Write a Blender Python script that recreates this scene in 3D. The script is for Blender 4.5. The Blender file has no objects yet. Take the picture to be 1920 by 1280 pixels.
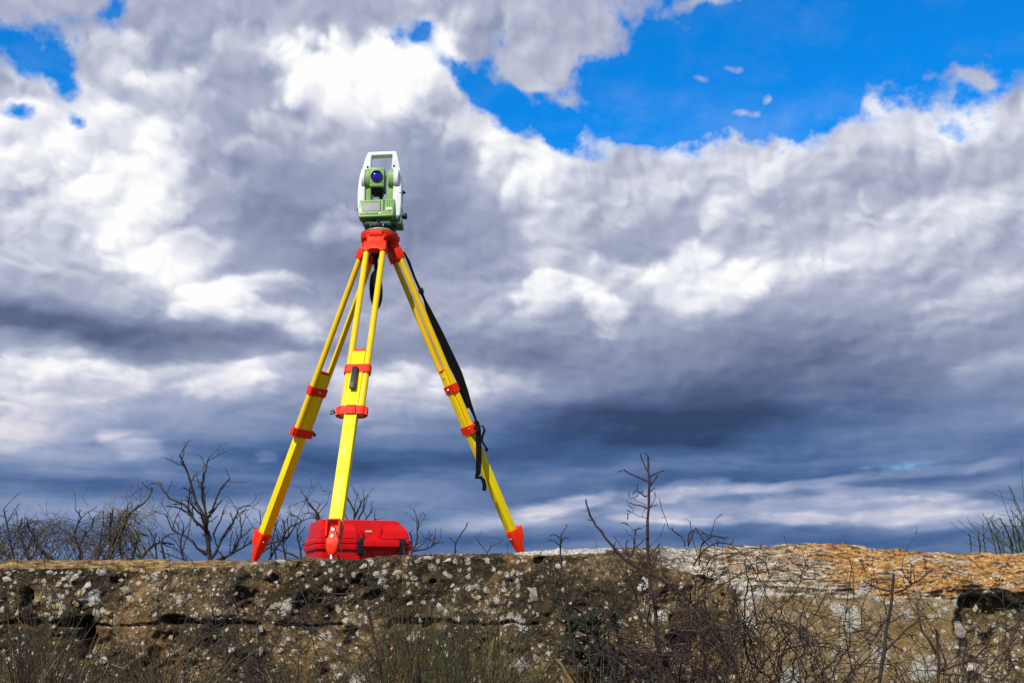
import bpy, bmesh, math, random
import numpy as np
from mathutils import Vector, Matrix

sc = bpy.context.scene
COL = sc.collection
R = math.radians

# ------------------------------------------------------------------ camera
F_PX, PITCH, CAM_Z = 2000.0, 13.23, 0.80        # focal length in pixels of a 1920 px wide frame
cam_d = bpy.data.cameras.new('camera')
cam_d.sensor_width = 36.0
cam_d.lens = F_PX / 1920 * 36.0
cam_d.clip_start, cam_d.clip_end = 0.05, 6000
cam = bpy.data.objects.new('camera', cam_d)
COL.objects.link(cam)
cam.location = (0, 0, CAM_Z)
cam.rotation_euler = (R(90 + PITCH), 0, 0)
sc.camera = cam
SP, CP = math.sin(R(PITCH)), math.cos(R(PITCH))


def view_dir(px, py):
    """world direction through a point of the photograph"""
    cx, cy = (px - 960) / F_PX, (640 - py) / F_PX
    return Vector((cx, CP - SP * cy, SP + CP * cy))


def at(px, py, y):
    """world point that stands y metres in front of the camera and is seen at px, py"""
    d = view_dir(px, py)
    return Vector((0, 0, CAM_Z)) + d * (y / d.y)


# ------------------------------------------------------------------ exposure
sc.view_settings.view_transform = 'Standard'
sc.view_settings.look = 'None'
sc.view_settings.exposure = 0.0
sc.view_settings.gamma = 1.0
sc.view_settings.use_curve_mapping = False

# ------------------------------------------------------------------ sun
SUN_DIR = Vector((-0.36, -0.66, 0.66)).normalized()     # towards the sun: behind the camera, to the left
sun_d = bpy.data.lights.new('sun', 'SUN')
sun_d.energy = 4.6
sun_d.angle = R(0.55)
sun_d.color = (1.0, 0.93, 0.82)
sun = bpy.data.objects.new('sun', sun_d)
COL.objects.link(sun)
sun.rotation_euler = SUN_DIR.to_track_quat('Z', 'Y').to_euler()
sun.location = (-3, -6, 8)

# ------------------------------------------------------------------ world: Nishita sky under procedural clouds
world = bpy.data.worlds.new('World')
sc.world = world
world.use_nodes = True
wt = world.node_tree
wt.nodes.clear()


class S:
    """a tiny expression wrapper round node sockets"""
    tree = wt

    def __init__(self, sock):
        self.s = sock

    def __add__(a, b): return mth('ADD', a, b)
    def __radd__(a, b): return mth('ADD', b, a)
    def __sub__(a, b): return mth('SUBTRACT', a, b)
    def __rsub__(a, b): return mth('SUBTRACT', b, a)
    def __mul__(a, b): return mth('MULTIPLY', a, b)
    def __rmul__(a, b): return mth('MULTIPLY', b, a)


def put(inp, v):
    if isinstance(v, S):
        S.tree.links.new(v.s, inp)
    else:
        inp.default_value = v


def mth(op, a, b=None, c=None, clamp=False):
    n = S.tree.nodes.new('ShaderNodeMath')
    n.operation = op
    n.use_clamp = clamp
    put(n.inputs[0], a)
    if b is not None: put(n.inputs[1], b)
    if c is not None: put(n.inputs[2], c)
    return S(n.outputs[0])


def vmth(op, a, b=None, out=0, scale=None):
    n = S.tree.nodes.new('ShaderNodeVectorMath')
    n.operation = op
    put(n.inputs[0], a)
    if b is not None: put(n.inputs[1], b)
    if scale is not None: put(n.inputs['Scale'], scale)
    return S(n.outputs[out])


def smooth(x, lo, hi, a=0.0, b=1.0):
    n = S.tree.nodes.new('ShaderNodeMapRange')
    n.interpolation_type = 'SMOOTHSTEP'
    put(n.inputs['Value'], x)
    n.inputs['From Min'].default_value, n.inputs['From Max'].default_value = lo, hi
    n.inputs['To Min'].default_value, n.inputs['To Max'].default_value = a, b
    return S(n.outputs['Result'])


def noise(vec, scale, detail=5, rough=0.55, lac=2.0, dist=0.0, out='Fac', typ='FBM'):
    n = S.tree.nodes.new('ShaderNodeTexNoise')
    n.noise_dimensions = '3D'
    n.noise_type = typ
    n.normalize = True
    put(n.inputs['Vector'], vec)
    n.inputs['Scale'].default_value = scale
    n.inputs['Detail'].default_value = detail
    n.inputs['Roughness'].default_value = rough
    n.inputs['Lacunarity'].default_value = lac
    n.inputs['Distortion'].default_value = dist
    return S(n.outputs['Color' if out == 'Color' else 0])


def voro(vec, scale, detail=0, rough=0.5, feat='F1', smoothness=None, out='Distance', rnd=1.0):
    n = S.tree.nodes.new('ShaderNodeTexVoronoi')
    n.feature = feat
    put(n.inputs['Vector'], vec)
    n.inputs['Scale'].default_value = scale
    if 'Detail' in n.inputs and detail:
        n.inputs['Detail'].default_value = detail
        n.inputs['Roughness'].default_value = rough
    if smoothness is not None and 'Smoothness' in n.inputs:
        n.inputs['Smoothness'].default_value = smoothness
    n.inputs['Randomness'].default_value = rnd
    return S(n.outputs[out])


def ramp(fac, stops, interp='LINEAR'):
    n = S.tree.nodes.new('ShaderNodeValToRGB')
    cr = n.color_ramp
    cr.interpolation = interp
    while len(cr.elements) > 1:
        cr.elements.remove(cr.elements[-1])
    cr.elements[0].position = stops[0][0]
    cr.elements[0].color = tuple(stops[0][1]) + (1,)
    for p, c in stops[1:]:
        e = cr.elements.new(p)
        e.color = tuple(c) + (1,)
    put(n.inputs[0], fac)
    return S(n.outputs[0])


def mix(fac, a, b, blend='MIX'):
    n = S.tree.nodes.new('ShaderNodeMix')
    n.data_type = 'RGBA'
    n.blend_type = blend
    put(n.inputs[0], fac)
    for i, v in ((6, a), (7, b)):
        if isinstance(v, S): put(n.inputs[i], v)
        else: n.inputs[i].default_value = tuple(v) + (1,)
    return S(n.outputs[2])


def comb(x, y, z):
    n = S.tree.nodes.new('ShaderNodeCombineXYZ')
    put(n.inputs[0], x); put(n.inputs[1], y); put(n.inputs[2], z)
    return S(n.outputs[0])


def lin(r, g, b):
    """8 bit display colour -> linear"""
    f = lambda v: (v / 255 / 12.92) if v <= 10 else ((v / 255 + .055) / 1.055) ** 2.4
    return (f(r), f(g), f(b))


def az_el(px, py):
    d = view_dir(px, py).normalized()
    return math.atan2(d.x, d.y), math.asin(d.z)


tc = wt.nodes.new('ShaderNodeTexCoord')
sep = wt.nodes.new('ShaderNodeSeparateXYZ')
wt.links.new(tc.outputs['Generated'], sep.inputs[0])
dx, dy, dz = S(sep.outputs[0]), S(sep.outputs[1]), S(sep.outputs[2])
D3 = S(tc.outputs['Generated'])
az = mth('ARCTAN2', dx, dy)
el = mth('ARCSINE', dz)
# cloud texture space: the direction vector, flattened near the horizon where cloud layers are seen edge on
tex = comb(az, mth('LOGARITHM', mth('MAXIMUM', el, -0.02) + 0.16, math.e) * 0.64, mth('MULTIPLY', dy, 0.05))
w1 = vmth('SUBTRACT', noise(tex, 8.0, 2, 0.45, out='Color'), (0.5, 0.5, 0.5))
w2 = vmth('SUBTRACT', noise(tex, 34.0, 3, 0.55, out='Color'), (0.5, 0.5, 0.5))
warp = vmth('ADD', vmth('MULTIPLY', w1, (0.085, 0.06, 0)), vmth('MULTIPLY', w2, (0.016, 0.014, 0)))
warp = vmth('MULTIPLY', warp, comb(1.0, smooth(el, 0.06, 0.26, 0.25, 1.0), 0.0))
pos = vmth('ADD', comb(az, el, 0.0), warp)              # where the big cloud masses are laid out
fb0 = noise(tex, 11.0, 6, 0.52)                         # 0..1 fractal
wtex = vmth('ADD', tex, vmth('MULTIPLY', w2, (0.020, 0.020, 0.0)))


def puff(v):
    """rounded lobes with sharp creases between them, at four sizes"""
    acc = None
    for s_, k_, soft in ((7.5, 0.50, .004), (16.0, 0.30, .004), (35.0, 0.15, .003), (76.0, 0.07, .003)):
        n_ = noise(v, s_, 0.0, 0.5) - 0.5
        q_ = mth('SQRT', mth('MULTIPLY_ADD', n_, n_, soft)) * (k_ * 4.0)
        acc = q_ if acc is None else acc + q_
    return acc


pf = puff(wtex)                                         # about 0..1, mean near .45
fb = mth('MULTIPLY_ADD', fb0, 0.55, (pf - 0.50) * 0.75 + 0.225)
fbn = (fb - 0.5) * 0.95

psep = wt.nodes.new('ShaderNodeSeparateXYZ')
wt.links.new(pos.s, psep.inputs[0])
PX, PY = S(psep.outputs[0]), S(psep.outputs[1])


def blob(acc, px, py, sx, sy, rot, w, hard=0.0):
    """add one soft (or, with hard, ragged-edged) elliptical mass to acc; acc rides along in z so that
    the shader compiler evaluates the chain one link at a time"""
    a, e = az_el(px, py)
    m = wt.nodes.new('ShaderNodeMapping')
    m.vector_type = 'TEXTURE'
    put(m.inputs['Vector'], comb(PX, PY, acc))
    m.inputs['Location'].default_value = (a, e, 0)
    m.inputs['Rotation'].default_value = (0, 0, R(-rot))
    m.inputs['Scale'].default_value = (sx / F_PX, sy / F_PX, 1e6)
    v = S(m.outputs[0])
    g = mth('POWER', 0.5, vmth('DOT_PRODUCT', v, v, out=1))     # 0.5 on the ellipse itself
    if hard:
        g = smooth(mth('MULTIPLY_ADD', fbn, smooth(g, 0.03, 0.3), g), 0.5 - hard, 0.5 + hard)
    return mth('MULTIPLY_ADD', g, w, acc)


def total(blobs, start):
    acc = start
    for b in blobs:
        acc = blob(acc, *b)
    return acc


def lump(acc, px, py, sx, sy, rot, w, hard=0.24):
    """one cumulus lump: ragged rounded outline, bright on the side of the sun and fading below"""
    a, e = az_el(px, py)
    m = wt.nodes.new('ShaderNodeMapping')
    m.vector_type = 'TEXTURE'
    put(m.inputs['Vector'], comb(PX, PY, acc))
    m.inputs['Location'].default_value = (a, e, 0)
    m.inputs['Rotation'].default_value = (0, 0, R(-rot))
    m.inputs['Scale'].default_value = (sx / F_PX, sy / F_PX, 1e6)
    v = S(m.outputs[0])
    g = mth('POWER', 0.5, vmth('DOT_PRODUCT', v, v, out=1))
    g = smooth(mth('MULTIPLY_ADD', fbn, smooth(g, 0.03, 0.3), g), 0.5 - hard, 0.5 + hard * 0.6)
    lit = smooth(vmth('DOT_PRODUCT', v, (-0.40, 0.80, 0.0), out=1), -1.1, 0.75, -0.45, 1.0)
    return mth('MULTIPLY_ADD', mth('MULTIPLY', g, lit), w, acc)


LUMPS = [
    (1060, 330, 70, 75, -8, 0.245),
    (1190, 290, 100, 50, 3, 0.173),
    (1340, 280, 90, 60, 2, 0.173),
    (1480, 300, 90, 45, -11, 0.173),
    (1600, 250, 110, 55, -4, 0.173),
    (1750, 240, 110, 55, 14, 0.173),
    (1860, 260, 90, 70, 4, 0.173),
    (1270, 400, 110, 50, 0, 0.173),
    (1400, 430, 90, 50, 5, 0.173),
    (1560, 400, 120, 50, 3, 0.173),
    (1720, 430, 130, 55, -13, 0.173),
    (1870, 430, 90, 50, 4, 0.173),
    (1100, 450, 70, 60, -15, 0.173),
    (1180, 530, 60, 50, 14, 0.24),
    (1330, 540, 120, 60, 11, 0.34),
    (1480, 520, 100, 45, 0, 0.24),
    (1050, 560, 90, 45, -7, 0.24),
    (1145, 600, 38, 55, 2, 0.34),
    (1820, 600, 90, 50, -8, 0.14),
    (1880, 690, 80, 40, -9, 0.14),
    (900, 235, 65, 55, 7, 0.24),
    (965, 300, 60, 60, 0, 0.24),
    (690, 150, 150, 90, 2, 0.34),
    (775, 120, 60, 45, 11, 0.24),
    (120, 200, 90, 55, 2, 0.24),
    (30, 270, 80, 70, 0, 0.24),
    (60, 150, 50, 35, -3, 0.24),
    (190, 270, 100, 65, 5, 0.24),
    (240, 360, 110, 65, 12, 0.24),
    (340, 290, 90, 60, -11, 0.24),
    (130, 380, 100, 60, -8, 0.24),
    (300, 460, 120, 60, 5, 0.24),
    (420, 560, 130, 45, -11, 0.34),
    (240, 120, 90, 65, 12, 0.24),
    (330, 180, 80, 60, 14, 0.24),
    (450, 100, 100, 60, 1, 0.14),
    (390, 390, 90, 55, -3, 0.14),
    (620, 440, 60, 40, 8, 0.24),
    (60, 720, 90, 45, -15, 0.2),
    (190, 730, 110, 40, 6, 0.2),
    (330, 715, 120, 36, 9, 0.2),
    (490, 722, 130, 32, -13, 0.2),
    (120, 800, 120, 45, -10, 0.2),
    (255, 840, 60, 32, 9, 0.2),
    (760, 745, 120, 38, 15, 0.2),
    (900, 740, 90, 32, 3, 0.2),
    (860, 110, 60, 80, -14, 0.14),
    (560, 300, 100, 60, -6, 0.14),
]
LUM = [  # px, py, half width, half height, turn, weight, hardness of the edge
    (690, 150, 150, 85, 0, 0.34, 0.22), (770, 110, 60, 40, 0, 0.05), (640, 200, 90, 60, 0, 0.12),
    (70, 250, 130, 100, 0, 0.1), (210, 330, 130, 90, 30, 0.16), (250, 450, 150, 60, 38, 0.22), (430, 560, 190, 42, 20, 0.32, 0.3),
    (300, 500, 130, 50, 30, 0.075), (20, 430, 70, 60, 0, 0.075), (240, 130, 130, 80, 0, 0.05), (420, 60, 120, 60, 0, 0.025), (100, 500, 120, 50, 10, 0.025),
    (480, 150, 120, 70, 30, -0.1), (520, 420, 130, 90, 10, -0.17), (620, 470, 100, 60, 10, -0.1), (420, 300, 90, 60, 0, -0.03),
    (790, 270, 60, 90, 0, -0.12), (560, 70, 90, 40, 0, -0.05), (860, 120, 60, 90, 0, -0.02), (840, 420, 100, 90, 0, -0.14), (740, 440, 80, 80, 0, -0.12),
    (900, 235, 80, 40, 45, 0.15, 0.3), (980, 310, 70, 60, 30, 0.1), (1060, 320, 35, 60, -10, 0.11), (960, 420, 80, 60, 0, -0.12), (1000, 560, 120, 40, 0, 0.05),
    (1330, 290, 200, 50, -5, 0.11), (1640, 265, 260, 42, -8, 0.11), (1860, 300, 100, 60, 0, 0.04), (1150, 320, 90, 50, 0, 0.06),
    (1450, 385, 120, 35, -5, -0.14), (1700, 340, 170, 35, -12, -0.12), (1200, 440, 80, 45, 0, -0.12), (1600, 400, 120, 30, -10, 0.025),
    (1320, 405, 22, 22, 0, 0.1), (1370, 530, 110, 50, -20, 0.17, 0.35), (1300, 590, 60, 40, 0, 0.06), (1780, 440, 230, 38, -15, 0.08), (1560, 480, 180, 40, -10, 0.025),
    (1145, 590, 30, 50, 10, 0.17, 0.35), (1165, 650, 18, 40, 0, 0.1), (1080, 520, 80, 40, 0, 0.04),
    (130, 615, 280, 32, 8, -0.36), (480, 640, 220, 26, 6, -0.3), (30, 590, 120, 40, 0, -0.15), (1010, 672, 150, 32, 0, -0.28), (820, 645, 120, 30, 0, -0.14),
    (1260, 770, 330, 68, -3, -0.3), (1150, 800, 240, 40, 0, -0.12, 0.3), (1480, 720, 260, 80, -5, -0.16), (1620, 620, 240, 60, 0, -0.18), (1880, 720, 120, 70, 0, -0.1), (1250, 640, 120, 50, 0, -0.08),
    (1850, 650, 80, 60, 0, 0.06), (1830, 560, 60, 30, 0, 0.05),
    (100, 760, 180, 80, 0, 0.14), (60, 680, 110, 22, 0, 0.09), (480, 720, 300, 42, 0, 0.09), (760, 750, 140, 45, 0, 0.14, 0.3), (920, 740, 110, 40, -10, 0.1), (260, 850, 60, 30, 25, 0.1, 0.3), (90, 860, 120, 30, 0, 0.1),
    (520, 870, 330, 45, 0, -0.1), (120, 905, 200, 12, 3, -0.14), (520, 855, 25, 12, 0, 0.15, 0.3),
    (1060, 945, 130, 15, -6, 0.34, 0.3), (880, 980, 90, 13, -5, 0.28), (1500, 958, 230, 20, 0, 0.25, 0.34), (1500, 905, 240, 10, -4, 0.2, 0.34), (1780, 965, 130, 18, 0, 0.15, 0.34), (1250, 970, 60, 15, 0, 0.1), (1330, 855, 130, 12, 0, 0.05), (1000, 975, 130, 12, 0, 0.15), (1680, 850, 300, 14, -6, 0.025),
    (1350, 1010, 700, 14, 0, -0.1), (450, 960, 300, 25, 0, 0.06),
    (240, 955, 260, 18, 0, 0.12), (720, 935, 160, 20, 0, 0.10), (1330, 900, 120, 14, 0, -0.10), (700, 865, 200, 20, 0, -0.06), (1500, 835, 260, 16, -6, 0.06),
    (1330, 925, 110, 10, -8, 0.16, 0.3), (1620, 925, 120, 10, 5, 0.16, 0.3), (1420, 975, 110, 9, 0, 0.14, 0.3), (1850, 905, 110, 12, -5, 0.16),
    (1500, 370, 420, 150, 0, 0.07), (1260, 250, 120, 40, 0, 0.08), (1640, 225, 160, 40, -8, 0.08),
    (120, 840, 190, 36, 0, 0.12),
    (1290, 915, 60, 9, -10, 0.14, 0.3), (1560, 935, 80, 12, -4, 0.08, 0.3), (1690, 950, 60, 10, 6, 0.07, 0.3), (1230, 985, 90, 8, 0, 0.10, 0.3), (40, 800, 70, 40, 0, 0.10, 0.3),
]
HOLES = [  # gaps of blue
    (1500, 20, 330, 150, 0, 1.0), (1840, 70, 200, 90, 0, 0.7), (1230, 130, 90, 100, 0, 0.6), (1130, 225, 130, 28, 10, 0.5), (1420, 200, 100, 60, 0, 0.5), (1000, 235, 150, 18, 25, 0.35),
    (880, 175, 70, 24, 25, 0.45), (1085, 45, 75, 42, 20, -0.7), (1000, 125, 66, 46, 15, -1.0), (950, 185, 110, 36, 22, 0.62), (925, 95, 24, 50, 20, 0.45), (1120, 150, 60, 50, 0, 0.35), (1000, 80, 60, 16, 20, 0.3), (1080, 210, 55, 12, 10, -0.4),
    (72, 108, 80, 56, 20, 0.70), (112, 160, 30, 40, 0, 0.32), (208, 25, 28, 42, 0, 0.52), (122, 222, 14, 12, 0, 0.5), (15, 205, 26, 14, 0, 0.5), (90, 40, 90, 30, 0, 0.25),
    (730, 45, 70, 28, 15, 0.45), (930, 100, 26, 28, 0, 0.45), (860, 80, 50, 60, 0, -0.3), (0, 655, 50, 8, 0, 0.7),
    (1610, 880, 170, 14, -6, 0.27), (1720, 900, 170, 9, -4, 0.13), (1400, 212, 32, 9, -8, -0.62), (1450, 180, 22, 9, -15, -0.55), (1385, 135, 26, 9, -5, -0.6), (1315, 155, 34, 10, 10, -0.52), (1810, 135, 45, 12, 30, -0.5), (1310, 6, 60, 12, 5, -0.6),
]

base = smooth(el, az_el(0, 860)[1], az_el(0, 640)[1], 0.31, 0.60)
lum = total(LUM, base)
for b_ in LUMPS:
    lum = lump(lum, *b_)
# billowing relief, lit from the upper left
pf2 = puff(vmth('ADD', wtex, (-0.0065, 0.0095, 0.0)))
rel_gain = mth('MULTIPLY', smooth(el, 0.10, 0.26, 0.5, 1.0), smooth(lum, 0.35, 0.9, 0.28, 0.95))
lum = lum + mth('MULTIPLY', (pf - pf2) * 0.95 + (pf - 0.5) * 0.16, rel_gain) + (fb0 - 0.5) * 0.20
streak = noise(vmth('ADD', comb(az * 0.42, el * 3.4, 0.3), vmth('MULTIPLY', w1, (0.05, 0.10, 0.0))), 13.0, 5, 0.55) - 0.5
lum = lum + mth('MULTIPLY', streak, smooth(el, 0.11, 0.20, 0.50, 0.0))
lum = lum * 0.8
hi = ramp(lum, [(0.0, lin(62, 76, 108)), (0.16, lin(98, 110, 142)), (0.34, lin(142, 151, 180)), (0.49, lin(176, 182, 204)),
                (0.62, lin(205, 209, 224)), (0.76, lin(232, 234, 242)), (0.92, lin(254, 254, 254))])
lo = ramp(lum, [(0.0, lin(48, 70, 106)), (0.16, lin(73, 102, 149)), (0.32, lin(118, 139, 178)), (0.48, lin(162, 172, 202)),
                (0.64, lin(208, 207, 222)), (0.85, lin(248, 243, 242))])
cloud_col = mix(smooth(el, az_el(0, 830)[1], az_el(0, 620)[1]), lo, hi)
hole = total(HOLES, 0.0)
away = smooth(vmth('DOT_PRODUCT', D3, tuple(view_dir(960, 640).normalized()), out=1), 0.72, 0.84, 1.0, 0.0)
hole = hole + away * smooth(noise(D3, 2.4, 4, 0.5), 0.50, 0.60)
cover = smooth(hole + mth('MULTIPLY', (fb - 0.5) * 1.5 + (noise(tex, 44.0, 4, 0.58) - 0.5) * 0.85, smooth(hole, 0.05, 0.4)), 0.22, 0.74, 1.0, 0.0)
veil = smooth(noise(vmth('MULTIPLY', tex, (1.0, 1.7, 1.0)), 9.0, 5, 0.6), 0.42, 0.75, 0.0, 0.11)
cover = mth('MAXIMUM', cover, veil)

sky = wt.nodes.new('ShaderNodeTexSky')
sky.sky_type = 'NISHITA'
sky.sun_disc = False
sky.sun_elevation = math.asin(SUN_DIR.z)
sky.sun_rotation = math.atan2(SUN_DIR.x, SUN_DIR.y)
sky.air_density, sky.dust_density, sky.ozone_density = 1.0, 0.15, 3.0
sky_col = mix(1.0, S(sky.outputs[0]), mix(smooth(el, 0.10, 0.30), (0.50, 0.90, 1.15), (0.03, 1.08, 1.96)), 'MULTIPLY')
bg1 = wt.nodes.new('ShaderNodeBackground')
put(bg1.inputs[0], sky_col)
bg1.inputs[1].default_value = 0.11
bg2 = wt.nodes.new('ShaderNodeBackground')
put(bg2.inputs[0], cloud_col)
bg2.inputs[1].default_value = 1.0
mx = wt.nodes.new('ShaderNodeMixShader')
put(mx.inputs[0], cover)
wt.links.new(bg1.outputs[0], mx.inputs[1])
wt.links.new(bg2.outputs[0], mx.inputs[2])
wo = wt.nodes.new('ShaderNodeOutputWorld')
wt.links.new(mx.outputs[0], wo.inputs[0])
world.cycles.sampling_method = 'MANUAL'
world.cycles.sample_map_resolution = 256


# ------------------------------------------------------------------ helpers: materials
def new_mat(name):
    m = bpy.data.materials.new(name)
    m.use_nodes = True
    S.tree = m.node_tree
    p = m.node_tree.nodes['Principled BSDF']
    return m, p


def obj_coord():
    n = S.tree.nodes.new('ShaderNodeTexCoord')
    return S(n.outputs['Object'])


def bump(height, dist=0.002, strength=1.0, normal=None):
    n = S.tree.nodes.new('ShaderNodeBump')
    n.inputs['Distance'].default_value = dist
    n.inputs['Strength'].default_value = strength
    put(n.inputs['Height'], height)
    if normal is not None: put(n.inputs['Normal'], normal)
    return S(n.outputs[0])


def paint(name, col, rough=0.4, wear=0.12, scale=40.0, metal=0.0, bumpd=0.0, coat=0.0, spec=0.5):
    """a coloured surface with slight mottling, dust and uneven gloss"""
    m, p = new_mat(name)
    P = obj_coord()
    n1 = noise(P, scale, 6, 0.6)
    n2 = noise(P, scale * 0.23, 3, 0.5)
    k = smooth(n1 * 0.6 + n2 * 0.4, 0.3, 0.7, 1.0 - wear, 1.0 + wear * 0.4)
    c = vmth('SCALE', tuple(col), scale=k)
    dirt = smooth(noise(P, scale * 2.1, 5, 0.7), 0.62, 0.80, 0.0, 0.35 * min(1.0, wear * 4))
    c = mix(dirt, c, (col[0] * 0.45 + 0.03, col[1] * 0.45 + 0.025, col[2] * 0.45 + 0.02))
    put(p.inputs['Base Color'], c)
    put(p.inputs['Roughness'], smooth(n1, 0.3, 0.7, max(0.05, rough - 0.08), min(1, rough + 0.1)))
    p.inputs['Metallic'].default_value = metal
    p.inputs['Specular IOR Level'].default_value = spec
    if coat: p.inputs['Coat Weight'].default_value = coat
    if bumpd:
        put(p.inputs['Normal'], bump(noise(P, scale * 8, 3, 0.6), bumpd, 0.6))
    return m


M = {
    'yellow': paint('yellow_lacquer', (0.88, 0.67, 0.004), 0.42, 0.08, 30, spec=0.16),
    'yellow_tube': paint('yellow_tube_lacquer', (0.88, 0.57, 0.004), 0.38, 0.07, 30, spec=0.25),
    'red': paint('red_orange_plastic', (0.82, 0.030, 0.004), 0.5, 0.10, 50, bumpd=0.0002, spec=0.16),
    'case_red': paint('red_case_plastic', (0.60, 0.004, 0.005), 0.42, 0.08, 25, bumpd=0.0002, spec=0.22),
    'black': paint('black_plastic', (0.009, 0.009, 0.010), 0.45, 0.2, 60, spec=0.3),
    'strap': paint('black_webbing', (0.004, 0.004, 0.0045), 0.9, 0.2, 150, bumpd=0.0005, spec=0.15),
    'steel': paint('bright_steel', (0.55, 0.54, 0.51), 0.34, 0.15, 90, metal=1.0),
    'white': paint('white_shell', (0.80, 0.80, 0.77), 0.42, 0.05, 25),
    'green': paint('light_green_shell', (0.20, 0.40, 0.085), 0.46, 0.08, 30),
    'dgreen': paint('dark_green_metal', (0.070, 0.155, 0.060), 0.5, 0.15, 40),
    'pgreen': paint('pale_green_base', (0.36, 0.50, 0.22), 0.45, 0.1, 40),
    'grey': paint('grey_label', (0.45, 0.42, 0.36), 0.5, 0.1, 60),
    'tan': paint('tan_key', (0.55, 0.40, 0.05), 0.5, 0.1, 60),
    'key_red': paint('red_key', (0.6, 0.03, 0.01), 0.5, 0.1, 60),
}
m, p = new_mat('lcd_screen')
P = obj_coord()
put(p.inputs['Base Color'], ramp(noise(P, 160, 4, 0.6), [(0.3, (0.27, 0.28, 0.25)), (0.7, (0.36, 0.37, 0.33))]))
p.inputs['Roughness'].default_value = 0.5
p.inputs['Specular IOR Level'].default_value = 0.2
M['lcd'] = m
m, p = new_mat('coated_glass')
P = obj_coord()
put(p.inputs['Base Color'], ramp(noise(P, 70, 3, 0.6), [(0.35, (0.008, 0.006, 0.10)), (0.62, (0.035, 0.02, 0.42))]))
p.inputs['Roughness'].default_value = 0.06
p.inputs['Metallic'].default_value = 0.0
p.inputs['Coat Weight'].default_value = 1.0
p.inputs['Coat Roughness'].default_value = 0.03
p.inputs['Coat Tint'].default_value = (0.55, 0.5, 1.0, 1)
p.inputs['Specular Tint'].default_value = (0.4, 0.35, 1.0, 1)
M['lens'] = m


def bark(name, dark, light, scale=60, rough=0.85):
    m, p = new_mat(name)
    P = obj_coord()
    a = noise(vmth('MULTIPLY', P, (1.0, 1.0, 0.45)), scale, 6, 0.65)
    c = ramp(a, [(0.30, dark), (0.55, tuple((x + y) / 2 for x, y in zip(dark, light))), (0.72, light)])
    c = mix(smooth(noise(P, scale * 0.16, 3, 0.6), 0.60, 0.72, 0.0, 0.7), c, tuple(x * 1.5 + 0.012 for x in light))
    put(p.inputs['Base Color'], c)
    p.inputs['Roughness'].default_value = rough
    put(p.inputs['Normal'], bump(noise(P, scale * 3, 4, 0.7), 0.002, 0.9))
    return m


M['bark'] = bark('dark_bark', (0.011, 0.007, 0.005), (0.056, 0.036, 0.025))
M['bark_red'] = bark('reddish_bark', (0.016, 0.0065, 0.0045), (0.066, 0.029, 0.019))
M['bark_grey'] = bark('weathered_twig', (0.035, 0.025, 0.016), (0.17, 0.125, 0.08))
M['straw'] = bark('dry_straw', (0.10, 0.070, 0.030), (0.34, 0.25, 0.12), 25)
M['straw_dark'] = bark('old_straw', (0.034, 0.023, 0.008), (0.19, 0.13, 0.042), 25)
M['broom'] = bark('green_broom', (0.014, 0.022, 0.004), (0.095, 0.105, 0.018), 12, 0.6)
M['broom_dark'] = bark('dark_broom', (0.010, 0.012, 0.005), (0.05, 0.05, 0.022), 12, 0.7)
M['broom_dry'] = bark('yellow_broom', (0.07, 0.055, 0.010), (0.27, 0.21, 0.045), 12, 0.6)
M['leaf'] = bark('dark_leaf', (0.006, 0.014, 0.004), (0.026, 0.050, 0.012), 18, 0.42)


# ------------------------------------------------------------------ helpers: objects
def tag(o, label=None, cat=None, group=None, kind=None):
    for k, v in (('label', label), ('category', cat), ('group', group), ('kind', kind)):
        if v: o[k] = v
    return o


def empty(name, loc, label, cat, group=None):
    o = bpy.data.objects.new(name, None)
    o.empty_display_size = 0.1
    o.location = loc
    COL.objects.link(o)
    return tag(o, label, cat, group)


def origin_of(parent):
    o = Vector((0, 0, 0))
    while parent:
        o = o + Vector(parent.location)
        parent = parent.parent
    return o


def link_mesh(name, me, mat, parent=None, sharp=35):
    if not isinstance(mat, (list, tuple)): mat = [mat]
    for q in mat: me.materials.append(q)
    if sharp is not None and len(me.polygons):
        me.shade_smooth()
        me.set_sharp_from_angle(angle=R(sharp))
    o = bpy.data.objects.new(name, me)
    COL.objects.link(o)
    if parent: o.parent = parent
    return o


def obj(name, bm, mat, parent=None, sharp=35):
    """one mesh object from world coordinates; parents carry no rotation"""
    off = origin_of(parent)
    bmesh.ops.translate(bm, verts=bm.verts, vec=-off)
    bmesh.ops.recalc_face_normals(bm, faces=bm.faces)
    me = bpy.data.meshes.new(name)
    bm.to_mesh(me)
    bm.free()
    return link_mesh(name, me, mat, parent, sharp)


def frame(o, x, y, z):
    """matrix whose columns are the three axes, at o"""
    m = Matrix.Identity(4)
    for i, v in enumerate((x, y, z)):
        m.col[i][:3] = v
    m.col[3][:3] = o
    return m


def T(x, y, z): return Matrix.Translation((x, y, z))


def join(bm, tmp, mtx):
    bmesh.ops.transform(tmp, matrix=mtx, verts=tmp.verts)
    me = bpy.data.meshes.new('tmp')
    tmp.to_mesh(me)
    tmp.free()
    bm.from_mesh(me)
    bpy.data.meshes.remove(me)


def add_box(bm, mtx, sx, sy, sz, bev=0.0, seg=2, taper=None):
    t = bmesh.new()
    bmesh.ops.create_cube(t, size=1.0)
    for v in t.verts:
        kx = ky = 1.0
        if taper and v.co.z > 0: kx, ky = taper
        v.co = Vector((v.co.x * sx * kx, v.co.y * sy * ky, v.co.z * sz))
    if bev:
        bmesh.ops.bevel(t, geom=list(t.edges), offset=bev, segments=seg, affect='EDGES', profile=0.6)
    join(bm, t, mtx)


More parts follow.
